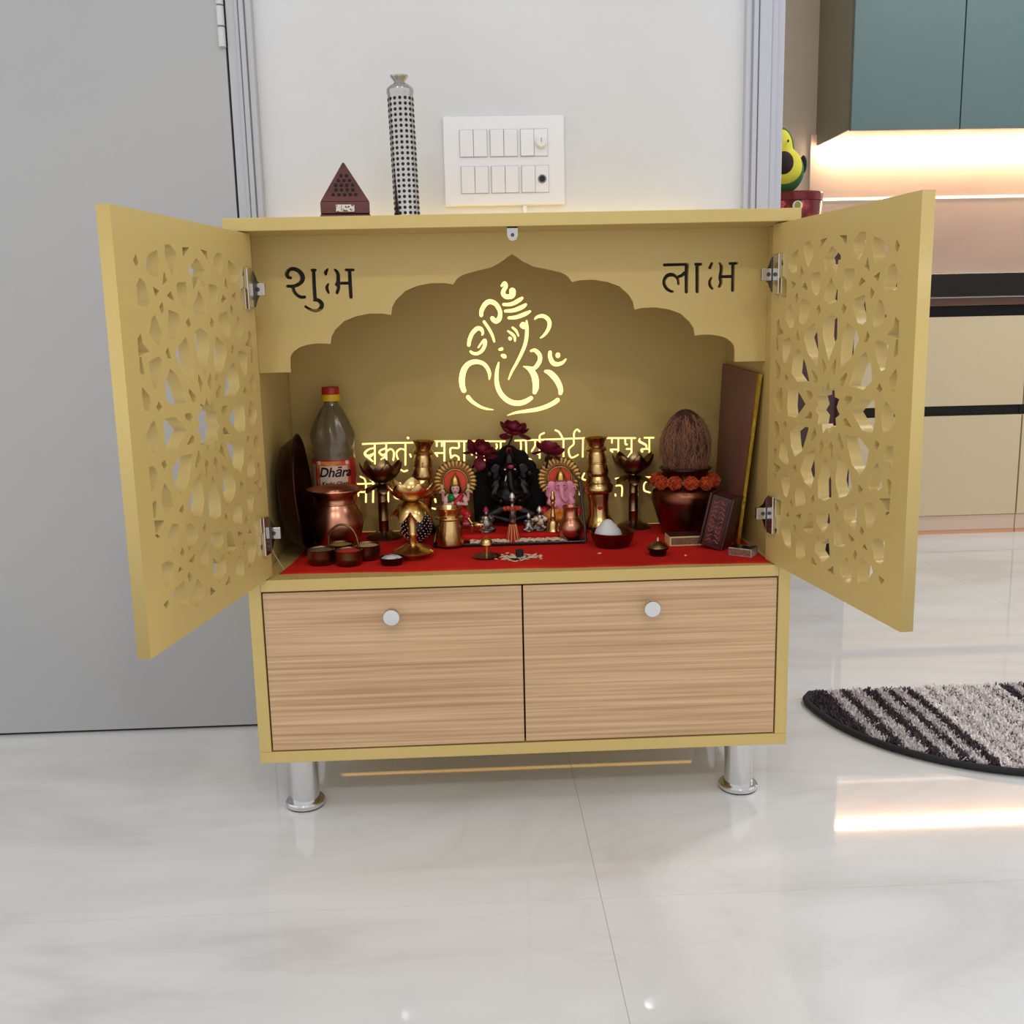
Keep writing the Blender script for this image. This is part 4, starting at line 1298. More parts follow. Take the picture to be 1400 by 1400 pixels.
# ---- studded ball
t = thing('studded_ball', 'black ball covered in silver studs behind the lotus oil lamp', 'ornament', (-0.1655, 0.225, ZC))
obj('ball', G().ell((0, 0, 0.0275), 0.026, 28, 18), mat('black ball', (16, 14, 16), 0.4), t, smooth=180)
g = G()
for k in range(210):
    zz = 1 - 2 * (k + 0.5) / 210
    a = k * 2.39996
    q = math.sqrt(1 - zz * zz)
    g.ell((0.0262 * q * math.cos(a), 0.0262 * q * math.sin(a), 0.0275 + 0.0262 * zz), 0.0016, 6, 4)
o = obj('silver_studs', g, mat('silver studs', (226, 222, 216), 0.22, 1.0), t, smooth=180)
o['kind'] = 'stuff'

# ---- black tray with the idols
t = thing('idol_tray', 'black lacquer tray with a red covered step, holding the idols', 'tray', (-0.009, 0.25, ZC))
LAC = mat('black lacquer', (18, 15, 17), 0.16)
obj('tray_base', G().b2(-0.123, 0.122, -0.072, 0.070, 0, 0.004), LAC, t, bevel=0.001)
obj('front_rim', G().b2(-0.123, 0.122, -0.0745, -0.0705, 0.0, 0.0055), LAC, t, bevel=0.001)
obj('back_rim', G().b2(-0.123, 0.122, 0.0705, 0.0745, 0, 0.010), LAC, t, bevel=0.001)
obj('side_rim', G().b2(-0.1265, -0.1232, -0.0745, 0.0745, 0, 0.010), LAC, t, bevel=0.001)
obj('side_bar', G().tube([(0.1230, -0.072, 0.003), (0.1220, -0.070, 0.030), (0.1150, -0.060, 0.100), (0.1130, -0.050, 0.104), (0.1130, 0.050, 0.104)], 0.0024, 8), mat('dark grey bar', (72, 66, 66), 0.3, 0.6), t, smooth=60)
obj('red_step', G().b2(-0.105, 0.095, -0.048, 0.068, 0.0042, 0.0145), REDCLOTH, t, bevel=0.003)
STEP = ZC + 0.0145
TRAY = ZC + 0.004

# ---- brass cup
t = thing('brass_cup', 'plain brass cup with a ringed neck in front of the goddess idol', 'cup', (-0.1085, 0.183, TRAY))
obj('cup', G().lathe([(0.0215, 0), (0.0230, 0.001), (0.0232, 0.004), (0.0170, 0.036), (0.0165, 0.041), (0.0200, 0.0435), (0.0228, 0.0445), (0.0228, 0.0465), (0.0180, 0.0485), (0.0180, 0.0545), (0.0215, 0.0605), (0.0215, 0.062), (0.0200, 0.062), (0.0165, 0.054), (0.001, 0.05)], n=44), BRASS, t, smooth=35)


# ---- idols
def cap_(g, p, q, r0, r1=None):
    r1 = r0 if r1 is None else r1
    p, q = Vector(p), Vector(q)
    n = 5
    g.tube([p + (q - p) * (k / n) for k in range(n + 1)], [r0 + (r1 - r0) * k / n for k in range(n + 1)], 10)
    g.ell(p, r0, 10, 7)
    g.ell(q, r1, 10, 7)


def halo(t, z, r_out, r_in, y):
    M = Matrix.Translation((0, y, z)) @ Matrix.Rotation(R(90), 4, 'X')
    obj('halo_disc', G().lathe([(r_in, -0.002), (r_in, 0.0005)], n=40, M=M), mat('orange red enamel', (250, 82, 46), 0.4), t, label='orange red halo disc')
    rg = obj('halo_ring', G().lathe([(r_in - 0.0005, -0.0015), (r_in, 0.0025), (r_in + 0.003, 0.003), (r_in + 0.004, 0.0015), (r_out - 0.002, 0.001), (r_out, -0.0015)], n=48, M=M), mat('dark gilt', (142, 106, 66), 0.4, 0.7), t, smooth=40)
    n = 30
    obj('inner_ring', G().tube([((r_in + 0.0012) * math.cos(2 * PI * k / 40), y - 0.0028, z + (r_in + 0.0012) * math.sin(2 * PI * k / 40)) for k in range(41)], 0.0014, 8), GOLD, t, smooth=60)
    ray = mesh('ray', G().ell((0, 0, 0), ((r_out - r_in) * 0.40, 0.0015, 0.0029), 8, 6))
    ray.materials.append(GOLD)
    for k in range(n):
        a = 2 * PI * k / n
        rr = (r_out + r_in) / 2 + 0.0030
        o = obj('ray', ray, None, rg, loc=(rr * math.cos(a), y - 0.002, z + rr * math.sin(a)), rot=(0, -a, 0))


PINK = mat('pink enamel', (240, 158, 184), 0.35)
PALE = mat('pale pink enamel', (242, 194, 190), 0.35)
DARKD = mat('dark painted detail', (40, 24, 28), 0.5)


def crown(t, y, z, s=1.0, m=None):
    obj('crown', G().lathe([(0.0088 * s, 0), (0.0098 * s, 0.002 * s), (0.0088 * s, 0.006 * s), (0.0075 * s, 0.012 * s), (0.0045 * s, 0.018 * s), (0.0018 * s, 0.021 * s), (0.0024 * s, 0.023 * s), (0.0001, 0.0255 * s)], (0, y, z), 24, rad=lambda a, i: 1 + 0.05 * math.cos(6 * a)), m or GOLD, t, smooth=50)


def elephant_body(k=1.0):
    g = G()
    S = lambda *p: tuple(q * k for q in p)
    g.ell(S(0, -0.004, 0.034), S(0.0205, 0.015, 0.0185), 18, 12)
    g.ell(S(0, -0.002, 0.050), S(0.0150, 0.011, 0.012), 16, 10)
    g.ell(S(0, -0.008, 0.0665), S(0.0120, 0.0105, 0.0115), 16, 10)
    for s in (-1, 1):
        g.ell(S(s * 0.0165, -0.004, 0.0665), S(0.0085, 0.0024, 0.0095), 14, 9)
        g.ell(S(s * 0.0175, -0.004, 0.0600), S(0.0055, 0.0022, 0.0065), 12, 8)
        cap_(g, S(s * 0.014, 0, 0.054), S(s * 0.0235, -0.003, 0.049), 0.0046 * k, 0.0040 * k)
        cap_(g, S(s * 0.0235, -0.003, 0.049), S(s * 0.0245, -0.008, 0.0600), 0.0040 * k, 0.0034 * k)
        g.ell(S(s * 0.0245, -0.010, 0.0630), S(0.0046, 0.0036, 0.0052), 10, 8)
        cap_(g, S(s * 0.015, -0.002, 0.050), S(s * 0.0225, -0.009, 0.036), 0.0048 * k, 0.0042 * k)
        cap_(g, S(s * 0.0225, -0.009, 0.036), S(s * 0.0125, -0.0175, 0.031), 0.0042 * k, 0.0034 * k)
        g.ell(S(s * 0.0115, -0.0190, 0.0310), S(0.0042, 0.0036, 0.0040), 10, 8)
        cap_(g, S(s * 0.009, -0.006, 0.020), S(s * 0.027, -0.012, 0.012), 0.0085 * k, 0.0070 * k)
        cap_(g, S(s * 0.027, -0.012, 0.012), S(s * 0.004, -0.0205, 0.0075), 0.0066 * k, 0.0048 * k)
    tr = [(0, -0.0170, 0.0650), (0.0005, -0.0205, 0.0590), (0.0010, -0.0225, 0.0520), (0.0025, -0.0235, 0.0455), (0.0065, -0.0235, 0.0410), (0.0105, -0.0220, 0.0425)]
    rr = [0.0056, 0.0052, 0.0045, 0.0040, 0.0034, 0.0028]
    for i in range(5):
        cap_(g, S(*tr[i]), S(*tr[i + 1]), rr[i] * k, rr[i + 1] * k)
    return g


t = thing('elephant_god_idol', 'small pink elephant headed god idol with golden halo', 'idol', (0.0825, 0.283, STEP))
obj('pedestal', G().b2(-0.030, 0.030, -0.024, 0.016, 0, 0.006), mat('dark red base', (120, 20, 24), 0.5), t, bevel=0.0015)
M6 = Matrix.Translation((0, 0, 0.0045))
me = blob(elephant_body(0.94), 0.0011, 4)
me.transform(M6)
obj('body', me, PINK, t)
halo(t, 0.0770, 0.0375, 0.0195, 0.013)
crown(t, -0.006, 0.0755, 0.92)
for s in (-1, 1):
    obj('eye', G().ell((s * 0.0048, -0.0168, 0.0690), (0.0022, 0.0008, 0.0009), 8, 6), DARKD, t, smooth=180)
    obj('palm_mark', G().ell((s * 0.0231, -0.0128, 0.0640), (0.0014, 0.0008, 0.0014), 8, 6), mat('magenta mark', (190, 40, 110), 0.4), t, smooth=180)
    obj('bolster', G().ell((s * 0.0285, 0.000, 0.0200), (0.0085, 0.010, 0.0105), 14, 10), mat('red enamel', (196, 24, 34), 0.4), t, smooth=180)
g = G()
cap_(g, (-0.007, -0.013, 0.0225), (-0.0235, -0.0145, 0.0160), 0.0082, 0.0074)
cap_(g, (0.007, -0.013, 0.0225), (0.0235, -0.0145, 0.0160), 0.0082, 0.0074)
cap_(g, (-0.020, -0.017, 0.0130), (0.003, -0.0215, 0.0120), 0.0066, 0.0056)
obj('robe', blob(g, 0.0012, 3), mat('orange enamel', (236, 140, 30), 0.4), t, label='orange robe')
obj('sash', G().tube([(0.004, -0.0195, 0.0330), (0.012, -0.0170, 0.0345), (0.020, -0.0110, 0.0320)], [0.0022, 0.0032, 0.0026], 8), mat('red enamel', (196, 24, 34), 0.4), t, smooth=60)

t = thing('goddess_idol', 'small goddess idol in a red and green sari with golden halo', 'idol', (-0.0990, 0.283, STEP))
obj('pedestal', G().b2(-0.030, 0.030, -0.024, 0.016, 0, 0.006), mat('dark red base', (120, 20, 24), 0.5), t, bevel=0.0015)
g = G()
g.ell((0, -0.004, 0.0420), (0.0115, 0.0085, 0.0120))
g.ell((0, -0.004, 0.0530), (0.0135, 0.0075, 0.0070))
cap_(g, (0, -0.005, 0.056), (0, -0.007, 0.062), 0.0040, 0.0040)
g.ell((0, -0.008, 0.0670), (0.0074, 0.0072, 0.0092), 16, 12)
for s in (-1, 1):
    cap_(g, (s * 0.013, -0.002, 0.054), (s * 0.021, -0.005, 0.047), 0.0036, 0.0032)
    cap_(g, (s * 0.021, -0.005, 0.047), (s * 0.0215, -0.011, 0.0595), 0.0032, 0.0026)
    g.ell((s * 0.0215, -0.0125, 0.0630), (0.0040, 0.0028, 0.0048), 10, 8)
    cap_(g, (s * 0.0125, -0.004, 0.052), (s * 0.0190, -0.011, 0.0400), 0.0036, 0.0030)
    cap_(g, (s * 0.0190, -0.011, 0.0400), (s * 0.0060, -0.0165, 0.0420), 0.0030, 0.0026)
    g.ell((s * 0.0045, -0.0175, 0.0430), (0.0038, 0.0026, 0.0040), 10, 8)
obj('body', blob(g, 0.0011, 3), PALE, t)
g = G()
g.ell((0, -0.002, 0.0290), (0.0190, 0.0140, 0.0140))
cap_(g, (-0.008, -0.008, 0.0250), (-0.0220, -0.0150, 0.0200), 0.0090, 0.0078)
cap_(g, (0.008, -0.008, 0.0270), (0.0190, -0.0170, 0.0230), 0.0090, 0.0080)
cap_(g, (0.0190, -0.0170, 0.0230), (0.0170, -0.0215, 0.0095), 0.0076, 0.0062)
cap_(g, (-0.0220, -0.0150, 0.0200), (0.002, -0.0205, 0.0130), 0.0070, 0.0060)
obj('sari', blob(g, 0.0012, 3), mat('red enamel', (206, 24, 40), 0.4), t, label='red sari skirt')
obj('sari_drape', G().tube([(0.0115, -0.0075, 0.0570), (0.0060, -0.0130, 0.0500), (-0.002, -0.0150, 0.0420), (-0.010, -0.0130, 0.0360)], [0.0040, 0.0055, 0.0055, 0.0050], 10), mat('red enamel', (206, 24, 40), 0.4), t, smooth=60)
obj('blouse', G().ell((-0.0070, -0.0075, 0.0510), (0.0072, 0.0072, 0.0078)), mat('green enamel', (28, 132, 56), 0.4), t, smooth=180)
obj('hem', G().ell((0.0172, -0.0222, 0.0085), (0.0070, 0.0068, 0.0040)), mat('pink silver hem', (214, 120, 140), 0.4), t, smooth=180)
obj('hair', G().ell((0, -0.0035, 0.0640), (0.0105, 0.0070, 0.0120)), mat('black hair', (20, 14, 16), 0.4), t, smooth=180)
halo(t, 0.0770, 0.0365, 0.0195, 0.013)
crown(t, -0.006, 0.0725, 0.90)
for s in (-1, 1):
    obj('eye', G().ell((s * 0.0028, -0.0147, 0.0685), (0.0015, 0.0006, 0.0007), 8, 6), DARKD, t, smooth=180)
    obj('lotus_bud', G().ell((s * 0.0225, -0.0125, 0.0710), (0.0032, 0.0026, 0.0050), 10, 8), mat('pale yellow bud', (226, 206, 150), 0.4), t, smooth=180)
    obj('palm_mark', G().ell((s * 0.0215, -0.0150, 0.0630), (0.0014, 0.0008, 0.0014), 8, 6), mat('magenta mark', (190, 40, 110), 0.4), t, smooth=180)
obj('mouth', G().ell((0, -0.0149, 0.0632), (0.0020, 0.0006, 0.0006), 8, 6), mat('red lips', (190, 40, 60), 0.4), t, smooth=180)
g = G().tube([(0.0075 * math.cos(a), -0.0120 + 0.002 * abs(math.cos(a)), 0.0540 + 0.0065 * math.sin(a)) for a in [PI + PI * k / 10 for k in range(11)]], 0.0009, 6)
obj('necklace', g, GOLD, t, smooth=60)

# black stone idol in the middle
t = thing('black_stone_idol', 'dark polished stone elephant god idol with a lobed back slab', 'idol', (-0.0050, 0.296, STEP))
STN = mat('black polished stone idol', (11, 5, 7), 0.34, spec=0.25)
sil = [(-0.062, 0), (-0.064, 0.060), (-0.063, 0.082), (-0.057, 0.091), (-0.049, 0.0925), (-0.047, 0.102), (-0.041, 0.108), (-0.035, 0.109), (-0.034, 0.117), (-0.028, 0.125), (-0.016, 0.127), (-0.010, 0.133), (0, 0.1365)]
sil = sil + [(-x, z) for x, z in sil[:-1]][::-1]
obj('back_slab', G().prism(sil, 0.004, 0.022), mat('black matt stone', (10, 5, 6), 0.6, spec=0.12), t, bevel=0.002)
me = blob(elephant_body(1.42), 0.0016, 4)
me.transform(Matrix.Translation((0, -0.002, 0.0)))
obj('body', me, STN, t)
crown(t, -0.010, 0.1050, 1.1, STN)
RUBY = mat('dark pink stone', (150, 26, 62), 0.2)
obj('forehead_jewel', G().ell((0.002, -0.0285, 0.1035), (0.0055, 0.002, 0.0040), 12, 8), RUBY, t, smooth=180)
obj('top_jewel', G().ell((0, 0.003, 0.1275), (0.0052, 0.003, 0.0062), 12, 8), RUBY, t, smooth=180)
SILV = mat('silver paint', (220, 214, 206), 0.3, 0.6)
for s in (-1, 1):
    obj('eye', G().ell((s * 0.0085 + 0.0005, -0.0258, 0.0985), (0.0021, 0.001, 0.0016), 10, 6), SILV, t, smooth=180)  # silver bits standing in for highlights on the glossy stone face
obj('tusk', G().tube([(-0.0055, -0.0290, 0.0890), (-0.0075, -0.0350, 0.0840), (-0.0085, -0.0370, 0.0800)], [0.0018, 0.0014, 0.0006], 8), SILV, t, smooth=60)


# ---- artificial lotus flowers
def petal_mesh(L, w, cup):
    g = G()
    nu, nv = 6, 6
    for side in (0, 1):
        for i in range(nu + 1):
            u = i / nu
            ww = w * math.sin(PI * min(1, 0.12 + 0.86 * u)) ** 0.75 * (1 if u < 0.99 else 0.2)
            for j in range(nv + 1):
                v = 2 * j / nv - 1
                g.v.append((v * ww, -cup * L * math.sin(u * 2.1) + 0.35 * ww * v * v - side * 0.0006, L * u * (1 - 0.12 * u)))
    n = (nu + 1) * (nv + 1)
    for i in range(nu):
        for j in range(nv):
            a = i * (nv + 1) + j
            g.f.append((a, a + 1, a + nv + 2, a + nv + 1))
            g.f.append((n + a, n + a + nv + 1, n + a + nv + 2, n + a + 1))
    return g


MARP = mat('maroon silk petal', (122, 14, 44), 0.55, noise=(60.0, (84, 8, 26), 0.4, 0.65, U))
STEM = mat('dark stem', (30, 14, 18), 0.6)
PET = mesh('petal', petal_mesh(0.025, 0.0112, 0.34))
PET.materials.append(MARP)


def flower(loc, label, tilt, size, stem, openness=1.0):
    t = thing('lotus_flower', label, 'flower', loc, rot=tilt, group='maroon cloth lotus flowers on the black idol')
    for ring, n, lean, sc, dz in ((0, 5, 2, 0.80, 0.002), (1, 6, 13, 0.92, 0.0005), (2, 6, 27 * openness, 1.0, -0.001), (3, 3, 82 * openness, 0.9, -0.002)):
        for k in range(n):
            a = 2 * PI * (k + 0.5 * (ring % 2)) / n + rnd.uniform(-0.15, 0.15)
            le = R(lean + rnd.uniform(-7, 9))
            o = obj('petal', PET, None, t, smooth=180)
            Mx = Matrix.Rotation(a, 4, 'Z') @ Matrix.Translation((0, -0.0035 * (ring + 0.4), dz)) @ Matrix.Rotation(le, 4, 'X') @ Matrix.Scale(sc * size, 4)
            o.matrix_local = Mx
    obj('core', G().ell((0, 0, 0.005), (0.0065 * size, 0.0065 * size, 0.008 * size), 12, 8), mat('dark maroon core', (70, 8, 24), 0.6), t, smooth=180)
    obj('stem', G().tube([(0, 0, 0.001)] + stem, 0.0021, 8), STEM, t, smooth=60)
    return t


flower((0.0030, 0.298, 0.5500), 'maroon cloth lotus standing tallest above the black idol', (R(16), R(6), 0.3), 1.02, [(-0.001, 0, -0.012), (-0.0055, 0.001, -0.0285)], 1.0)
flower((-0.0550, 0.292, 0.5150), 'wide open maroon cloth lotus on the goddess side of the black idol', (R(30), R(-8), 1.1), 1.12, [(0.0045, 0.002, -0.012), (0.0125, 0.006, -0.036)], 1.35)
flower((0.0640, 0.292, 0.5140), 'maroon cloth lotus above the pink elephant idol halo', (R(26), R(16), 2.0), 0.98, [(-0.006, 0.002, -0.010), (-0.0200, 0.006, -0.034)], 1.25)

# ---- little figures on the tray
KB = mat('antique silver', (150, 142, 136), 0.3, 1.0, noise=(120.0, (60, 46, 44), 0.45, 0.65, U))
t = thing('deity_figurine', 'tiny silver headed figurine in a striped red skirt with orange garland', 'figurine', (-0.0050, 0.190, TRAY))
g = G()
g.ell((0, 0, 0.0700), (0.0048, 0.0046, 0.0062), 12, 9)
cap_(g, (0, 0, 0.0630), (0, 0, 0.0550), 0.0028, 0.0048)
cap_(g, (0, 0, 0.0550), (0, 0, 0.0330), 0.0062, 0.0055)
cap_(g, (-0.0055, 0, 0.0580), (-0.0165, -0.003, 0.0565), 0.0022, 0.0018)
cap_(g, (0.0055, 0, 0.0580), (0.0150, -0.003, 0.0575), 0.0022, 0.0018)
obj('body', blob(g, 0.0009, 2), KB, t)
obj('skirt', G().lathe([(0.0105, 0.0), (0.0105, 0.004), (0.0078, 0.017), (0.0052, 0.030)], n=30, rad=lambda a, i: 1 + 0.10 * math.cos(9 * a)), mat('striped red silk', (170, 24, 28), 0.5), t, smooth=60)
for k in range(6):
    a = -PI / 2 + (k - 2.5) * 0.55
    obj('gold_stripe', G().tube([(0.0112 * math.cos(a), 0.0112 * math.sin(a), 0.002), (0.0082 * math.cos(a), 0.0082 * math.sin(a), 0.017), (0.0055 * math.cos(a), 0.0055 * math.sin(a), 0.030)], 0.0006, 5), GOLD, t)
obj('crown', G().lathe([(0.0042, 0.0735), (0.0046, 0.0755), (0.0028, 0.0800), (0.0001, 0.0830)], n=16), SILV, t, smooth=50)
MARI = mat('orange marigold', (206, 84, 26), 0.8, noise=(200.0, (140, 40, 18), 0.45, 0.62, U))


def marigold(g, c, r, n=60, seed=1):
    q = random.Random(seed)
    g.ell(c, r * 0.72, 12, 8)
    for k in range(n):
        zz = 1 - 2 * (k + 0.5) / n
        a = k * 2.39996
        s = math.sqrt(1 - zz * zz)
        d = Vector((s * math.cos(a), s * math.sin(a), zz))
        e = d.orthogonal().normalized()
        f_ = d.cross(e)
        b = Vector(c) + d * r * 0.6
        tip = Vector(c) + d * r * q.uniform(0.92, 1.1)
        w = r * 0.17
        g.add([b - e * w * 0.5, b + e * w * 0.5, tip + e * w, tip + f_ * w * 0.8, tip - e * w], [(0, 1, 2, 3, 4)])


for k in range(5):
    a = -PI / 2 + (k - 2) * 0.6
    g = G()
    marigold(g, (0.0080 * math.cos(a) + (k - 2) * 0.0022, 0.0080 * math.sin(a), 0.0565 + 0.001 * (k % 2)), 0.0042, 30, k)
    obj('garland_bloom', g, MARI, t)

for lab, loc, h, rz in (('tiny silver figurine with a pointed red crown next to the goddess idol', (-0.0480, 0.225, STEP), 0.042, 0.2),
                        ('tiny dark figurine in white blooms next to the brass bell', (0.0420, 0.228, STEP), 0.040, -0.2),
                        ('tiny dark figurine between the striped skirt figurine and the bell', (0.0230, 0.222, STEP), 0.030, 0.1)):
    t = thing('seated_figurine', lab, 'figurine', loc, rotz=rz, group='tiny metal figurines on the red step')
    s = h / 0.042
    g = G()
    g.ell((0, 0, 0.0120 * s), (0.0120 * s, 0.0085 * s, 0.0100 * s))
    g.ell((0, 0, 0.0210 * s), (0.0072 * s, 0.0056 * s, 0.0085 * s))
    g.ell((0, -0.001, 0.0320 * s), (0.0046 * s, 0.0044 * s, 0.0054 * s))
    for sx in (-1, 1):
        cap_(g, (sx * 0.006 * s, 0, 0.0260 * s), (sx * 0.0125 * s, -0.002, 0.0190 * s), 0.0024 * s, 0.0020 * s)
        cap_(g, (sx * 0.0125 * s, -0.002, 0.0190 * s), (sx * 0.0110 * s, -0.005, 0.0270 * s), 0.0020 * s, 0.0016 * s)
        cap_(g, (sx * 0.004 * s, -0.004, 0.0080 * s), (sx * 0.0125 * s, -0.005, 0.0050 * s), 0.0036 * s, 0.0030 * s)
    g.lathe([(0.0135 * s, 0), (0.0135 * s, 0.004 * s)], n=20)
    obj('body', blob(g, 0.001, 2), KB, t)
    obj('crown', G().lathe([(0.0048 * s, 0.0345 * s), (0.0050 * s, 0.0365 * s), (0.0030 * s, 0.0410 * s), (0.0001, 0.0440 * s)], n=16), RUBY if 'pointed' in lab else SILV, t, smooth=50)
    if 'blooms' in lab:
        for k in range(4):
            a = -PI / 2 + (k - 1.5) * 0.7
            g = G()
            marigold(g, (0.0115 * math.cos(a), 0.0115 * math.sin(a), 0.0180 + 0.003 * (k % 2)), 0.0044, 26, 10 + k)
            obj('white_bloom', g, mat('cream bloom', (236, 214, 178), 0.8), t)

t = thing('deer_figurine', 'tiny brass deer figurine in front of the goddess idol', 'figurine', (-0.0640, 0.212, STEP), rotz=R(-20))
g = G()
g.ell((0, 0, 0.0150), (0.0110, 0.0048, 0.0052))
cap_(g, (-0.0085, 0, 0.0170), (-0.0130, -0.001, 0.0240), 0.0030, 0.0022)
g.ell((-0.0150, -0.001, 0.0250), (0.0042, 0.0024, 0.0026))
for x, e in ((-0.0075, -0.0085), (0.0080, 0.0095)):
    for sy in (-1, 1):
        cap_(g, (x, sy * 0.003, 0.0140), (x + (e - x) * 0.4, sy * 0.003, 0.0075), 0.0020, 0.0014)
        cap_(g, (x + (e - x) * 0.4, sy * 0.003, 0.0075), (e, sy * 0.003, 0.0010), 0.0014, 0.0011)
cap_(g, (0.0105, 0, 0.0170), (0.0130, 0, 0.0130), 0.0014, 0.0008)
for sy in (-1, 1):
    cap_(g, (-0.0135, sy * 0.0015, 0.0270), (-0.0120, sy * 0.0040, 0.0325), 0.0008, 0.0005)
obj('body', blob(g, 0.0008, 2), BRASS, t)

# ---- brass bell
t = thing('hand_bell', 'brass hand bell with a turned handle in front of the pink elephant idol', 'bell', (0.0635, 0.215, STEP))
obj('bell_cup', G().lathe([(0.0125, 0), (0.0130, 0.001), (0.0112, 0.0045), (0.0100, 0.010), (0.0092, 0.0155), (0.0070, 0.0195), (0.0038, 0.0212)], n=32), BRASS, t, smooth=50)
obj('handle', G().lathe([(0.0040, 0.0212), (0.0052, 0.0225), (0.0046, 0.028), (0.0034, 0.032), (0.0030, 0.046), (0.0044, 0.048), (0.0030, 0.050), (0.0044, 0.0545), (0.0044, 0.058), (0.0026, 0.0625), (0.0032, 0.065), (0.0018, 0.0685), (0.0001, 0.070)], n=22), BRASS, t, smooth=50)

# ---- small copper pot
t = thing('small_copper_pot', 'small round copper pot with tall neck beside the brass bell', 'pot', (0.0915, 0.196, TRAY))
obj('pot_body', G().lathe([(0.013, 0), (0.016, 0.002), (0.0212, 0.012), (0.0222, 0.020), (0.0200, 0.029), (0.0150, 0.035), (0.0128, 0.0375), (0.0124, 0.050), (0.0138, 0.0545), (0.0142, 0.0555), (0.0128, 0.056), (0.0112, 0.050), (0.001, 0.048)], n=44), COPPER, t, smooth=50)
obj('neck_ring', G().tube([(0.0135 * math.cos(2 * PI * k / 32), 0.0135 * math.sin(2 * PI * k / 32), 0.0368) for k in range(33)], 0.0011, 8), COPPER, t, smooth=60)

# ---- copper bowl with white mound
t = thing('copper_bowl', 'shallow copper bowl heaped with a white mound in front of the brass column', 'bowl', (0.1545, 0.152, ZC))
obj('bowl', G().lathe([(0.022, 0), (0.0255, 0.001), (0.0320, 0.010), (0.0350, 0.0225), (0.0365, 0.0245), (0.0362, 0.0255), (0.0342, 0.0245), (0.0305, 0.011), (0.001, 0.006)], n=52), COPPERD, t, smooth=50)
g = G().lathe([(0.0225, 0.010), (0.0225, 0.020), (0.0195, 0.0275), (0.0130, 0.0355), (0.0060, 0.0430), (0.0001, 0.0450)], (-0.0075, 0, 0), 30, rad=lambda a, i: 1 + 0.03 * math.sin(3 * a + 1))
obj('white_mound', g, mat('white camphor lump', (214, 218, 222), 0.55, bump=(120, 0.25, U)), t, smooth=45)

# ---- kalash: copper pot, garland, coconut
t = thing('offering_pot', 'dark copper offering pot with marigold garland and coconut on top', 'pot', (0.2900, 0.236, ZC))
obj('pot_body', G().lathe([(0.034, 0), (0.038, 0.002), (0.047, 0.030), (0.0555, 0.056), (0.0572, 0.066), (0.0550, 0.075), (0.0445, 0.084), (0.0365, 0.088), (0.0355, 0.096), (0.0365, 0.104), (0.0385, 0.108), (0.0425, 0.1115), (0.0430, 0.1135), (0.0410, 0.1135), (0.0355, 0.105), (0.033, 0.096), (0.001, 0.09)], n=60), COPPERD, t, smooth=50)
obj('rim_ring', G().tube([(0.0425 * math.cos(2 * PI * k / 48), 0.0425 * math.sin(2 * PI * k / 48), 0.1128) for k in range(49)], 0.0014, 8), mat('dark pewter', (70, 58, 60), 0.3, 1.0), t, smooth=60)
g = G().tube([(0.0415 * math.cos(2 * PI * k / 40), 0.0415 * math.sin(2 * PI * k / 40), 0.0930) for k in range(41)], 0.0008, 6)
gl = obj('garland', g, mat('thread', (196, 170, 110), 0.8), t)
for k in range(11):
    a = 2 * PI * k / 11 - PI / 2
    g = G()
    marigold(g, (0.0475 * math.cos(a), 0.0475 * math.sin(a), 0.0930 - 0.002 * (k % 2)), 0.0118, 130, 40 + k)
    obj('marigold', g, MARI, gl)
t = thing('coconut', 'brown hairy coconut standing on the marigold garlanded pot', 'coconut', (0.2900, 0.236, ZC + 0.0925))
CO = (0.0415, 0.0395, 0.0590)
HUSK = mat('coconut husk', (92, 56, 42), 0.9, noise=(60.0, (52, 30, 24), 0.35, 0.65, (1, 1, 0.25)), bump=(160, 0.8, (1, 1, 0.2)))


def coco(a, v):
    """point on the coconut: azimuth a, height parameter v 0..1"""
    th = PI * (0.97 - 0.94 * v)
    zz = -math.cos(th)
    r = math.sin(th)
    taper = 1 - 0.16 * max(0, zz)
    return Vector((CO[0] * r * math.cos(a) * taper, CO[1] * r * math.sin(a) * taper, 0.060 + CO[2] * zz))


g = G()
for i in range(25):
    for k in range(40):
        g.v.append(coco(2 * PI * k / 40, i / 24))
for i in range(24):
    for k in range(40):
        k2 = (k + 1) % 40
        g.f.append((i * 40 + k, i * 40 + k2, (i + 1) * 40 + k2, (i + 1) * 40 + k))
g.f.append(tuple(reversed(range(40))))
g.f.append(tuple(range(24 * 40, 25 * 40)))
obj('husk', g, HUSK, t, smooth=180)
g = G()
q = random.Random(3)
for k in range(900):
    a = q.uniform(0, 2 * PI)
    v0 = q.uniform(0.15, 0.92)
    L = q.uniform(0.08, 0.30)
    P = []
    lift = q.uniform(0.3, 2.6) if q.random() < 0.8 else q.uniform(3, 9)
    for i in range(5):
        s = i / 4
        p = coco(a + q.uniform(-0.02, 0.02) + 0.25 * s * q.uniform(-1, 1), min(1, v0 + L * s))
        nrm = Vector((p.x, p.y, (p.z - 0.06) * 0.6)).normalized()
        P.append(p + nrm * (0.0004 + 0.001 * lift * s * s))
    g.tube(P, [0.0005, 0.0005, 0.00045, 0.0004, 0.0002], 3, cap=False)
o = obj('fibres', g, mat('coconut fibre', (150, 104, 76), 0.9), t)
o['kind'] = 'stuff'

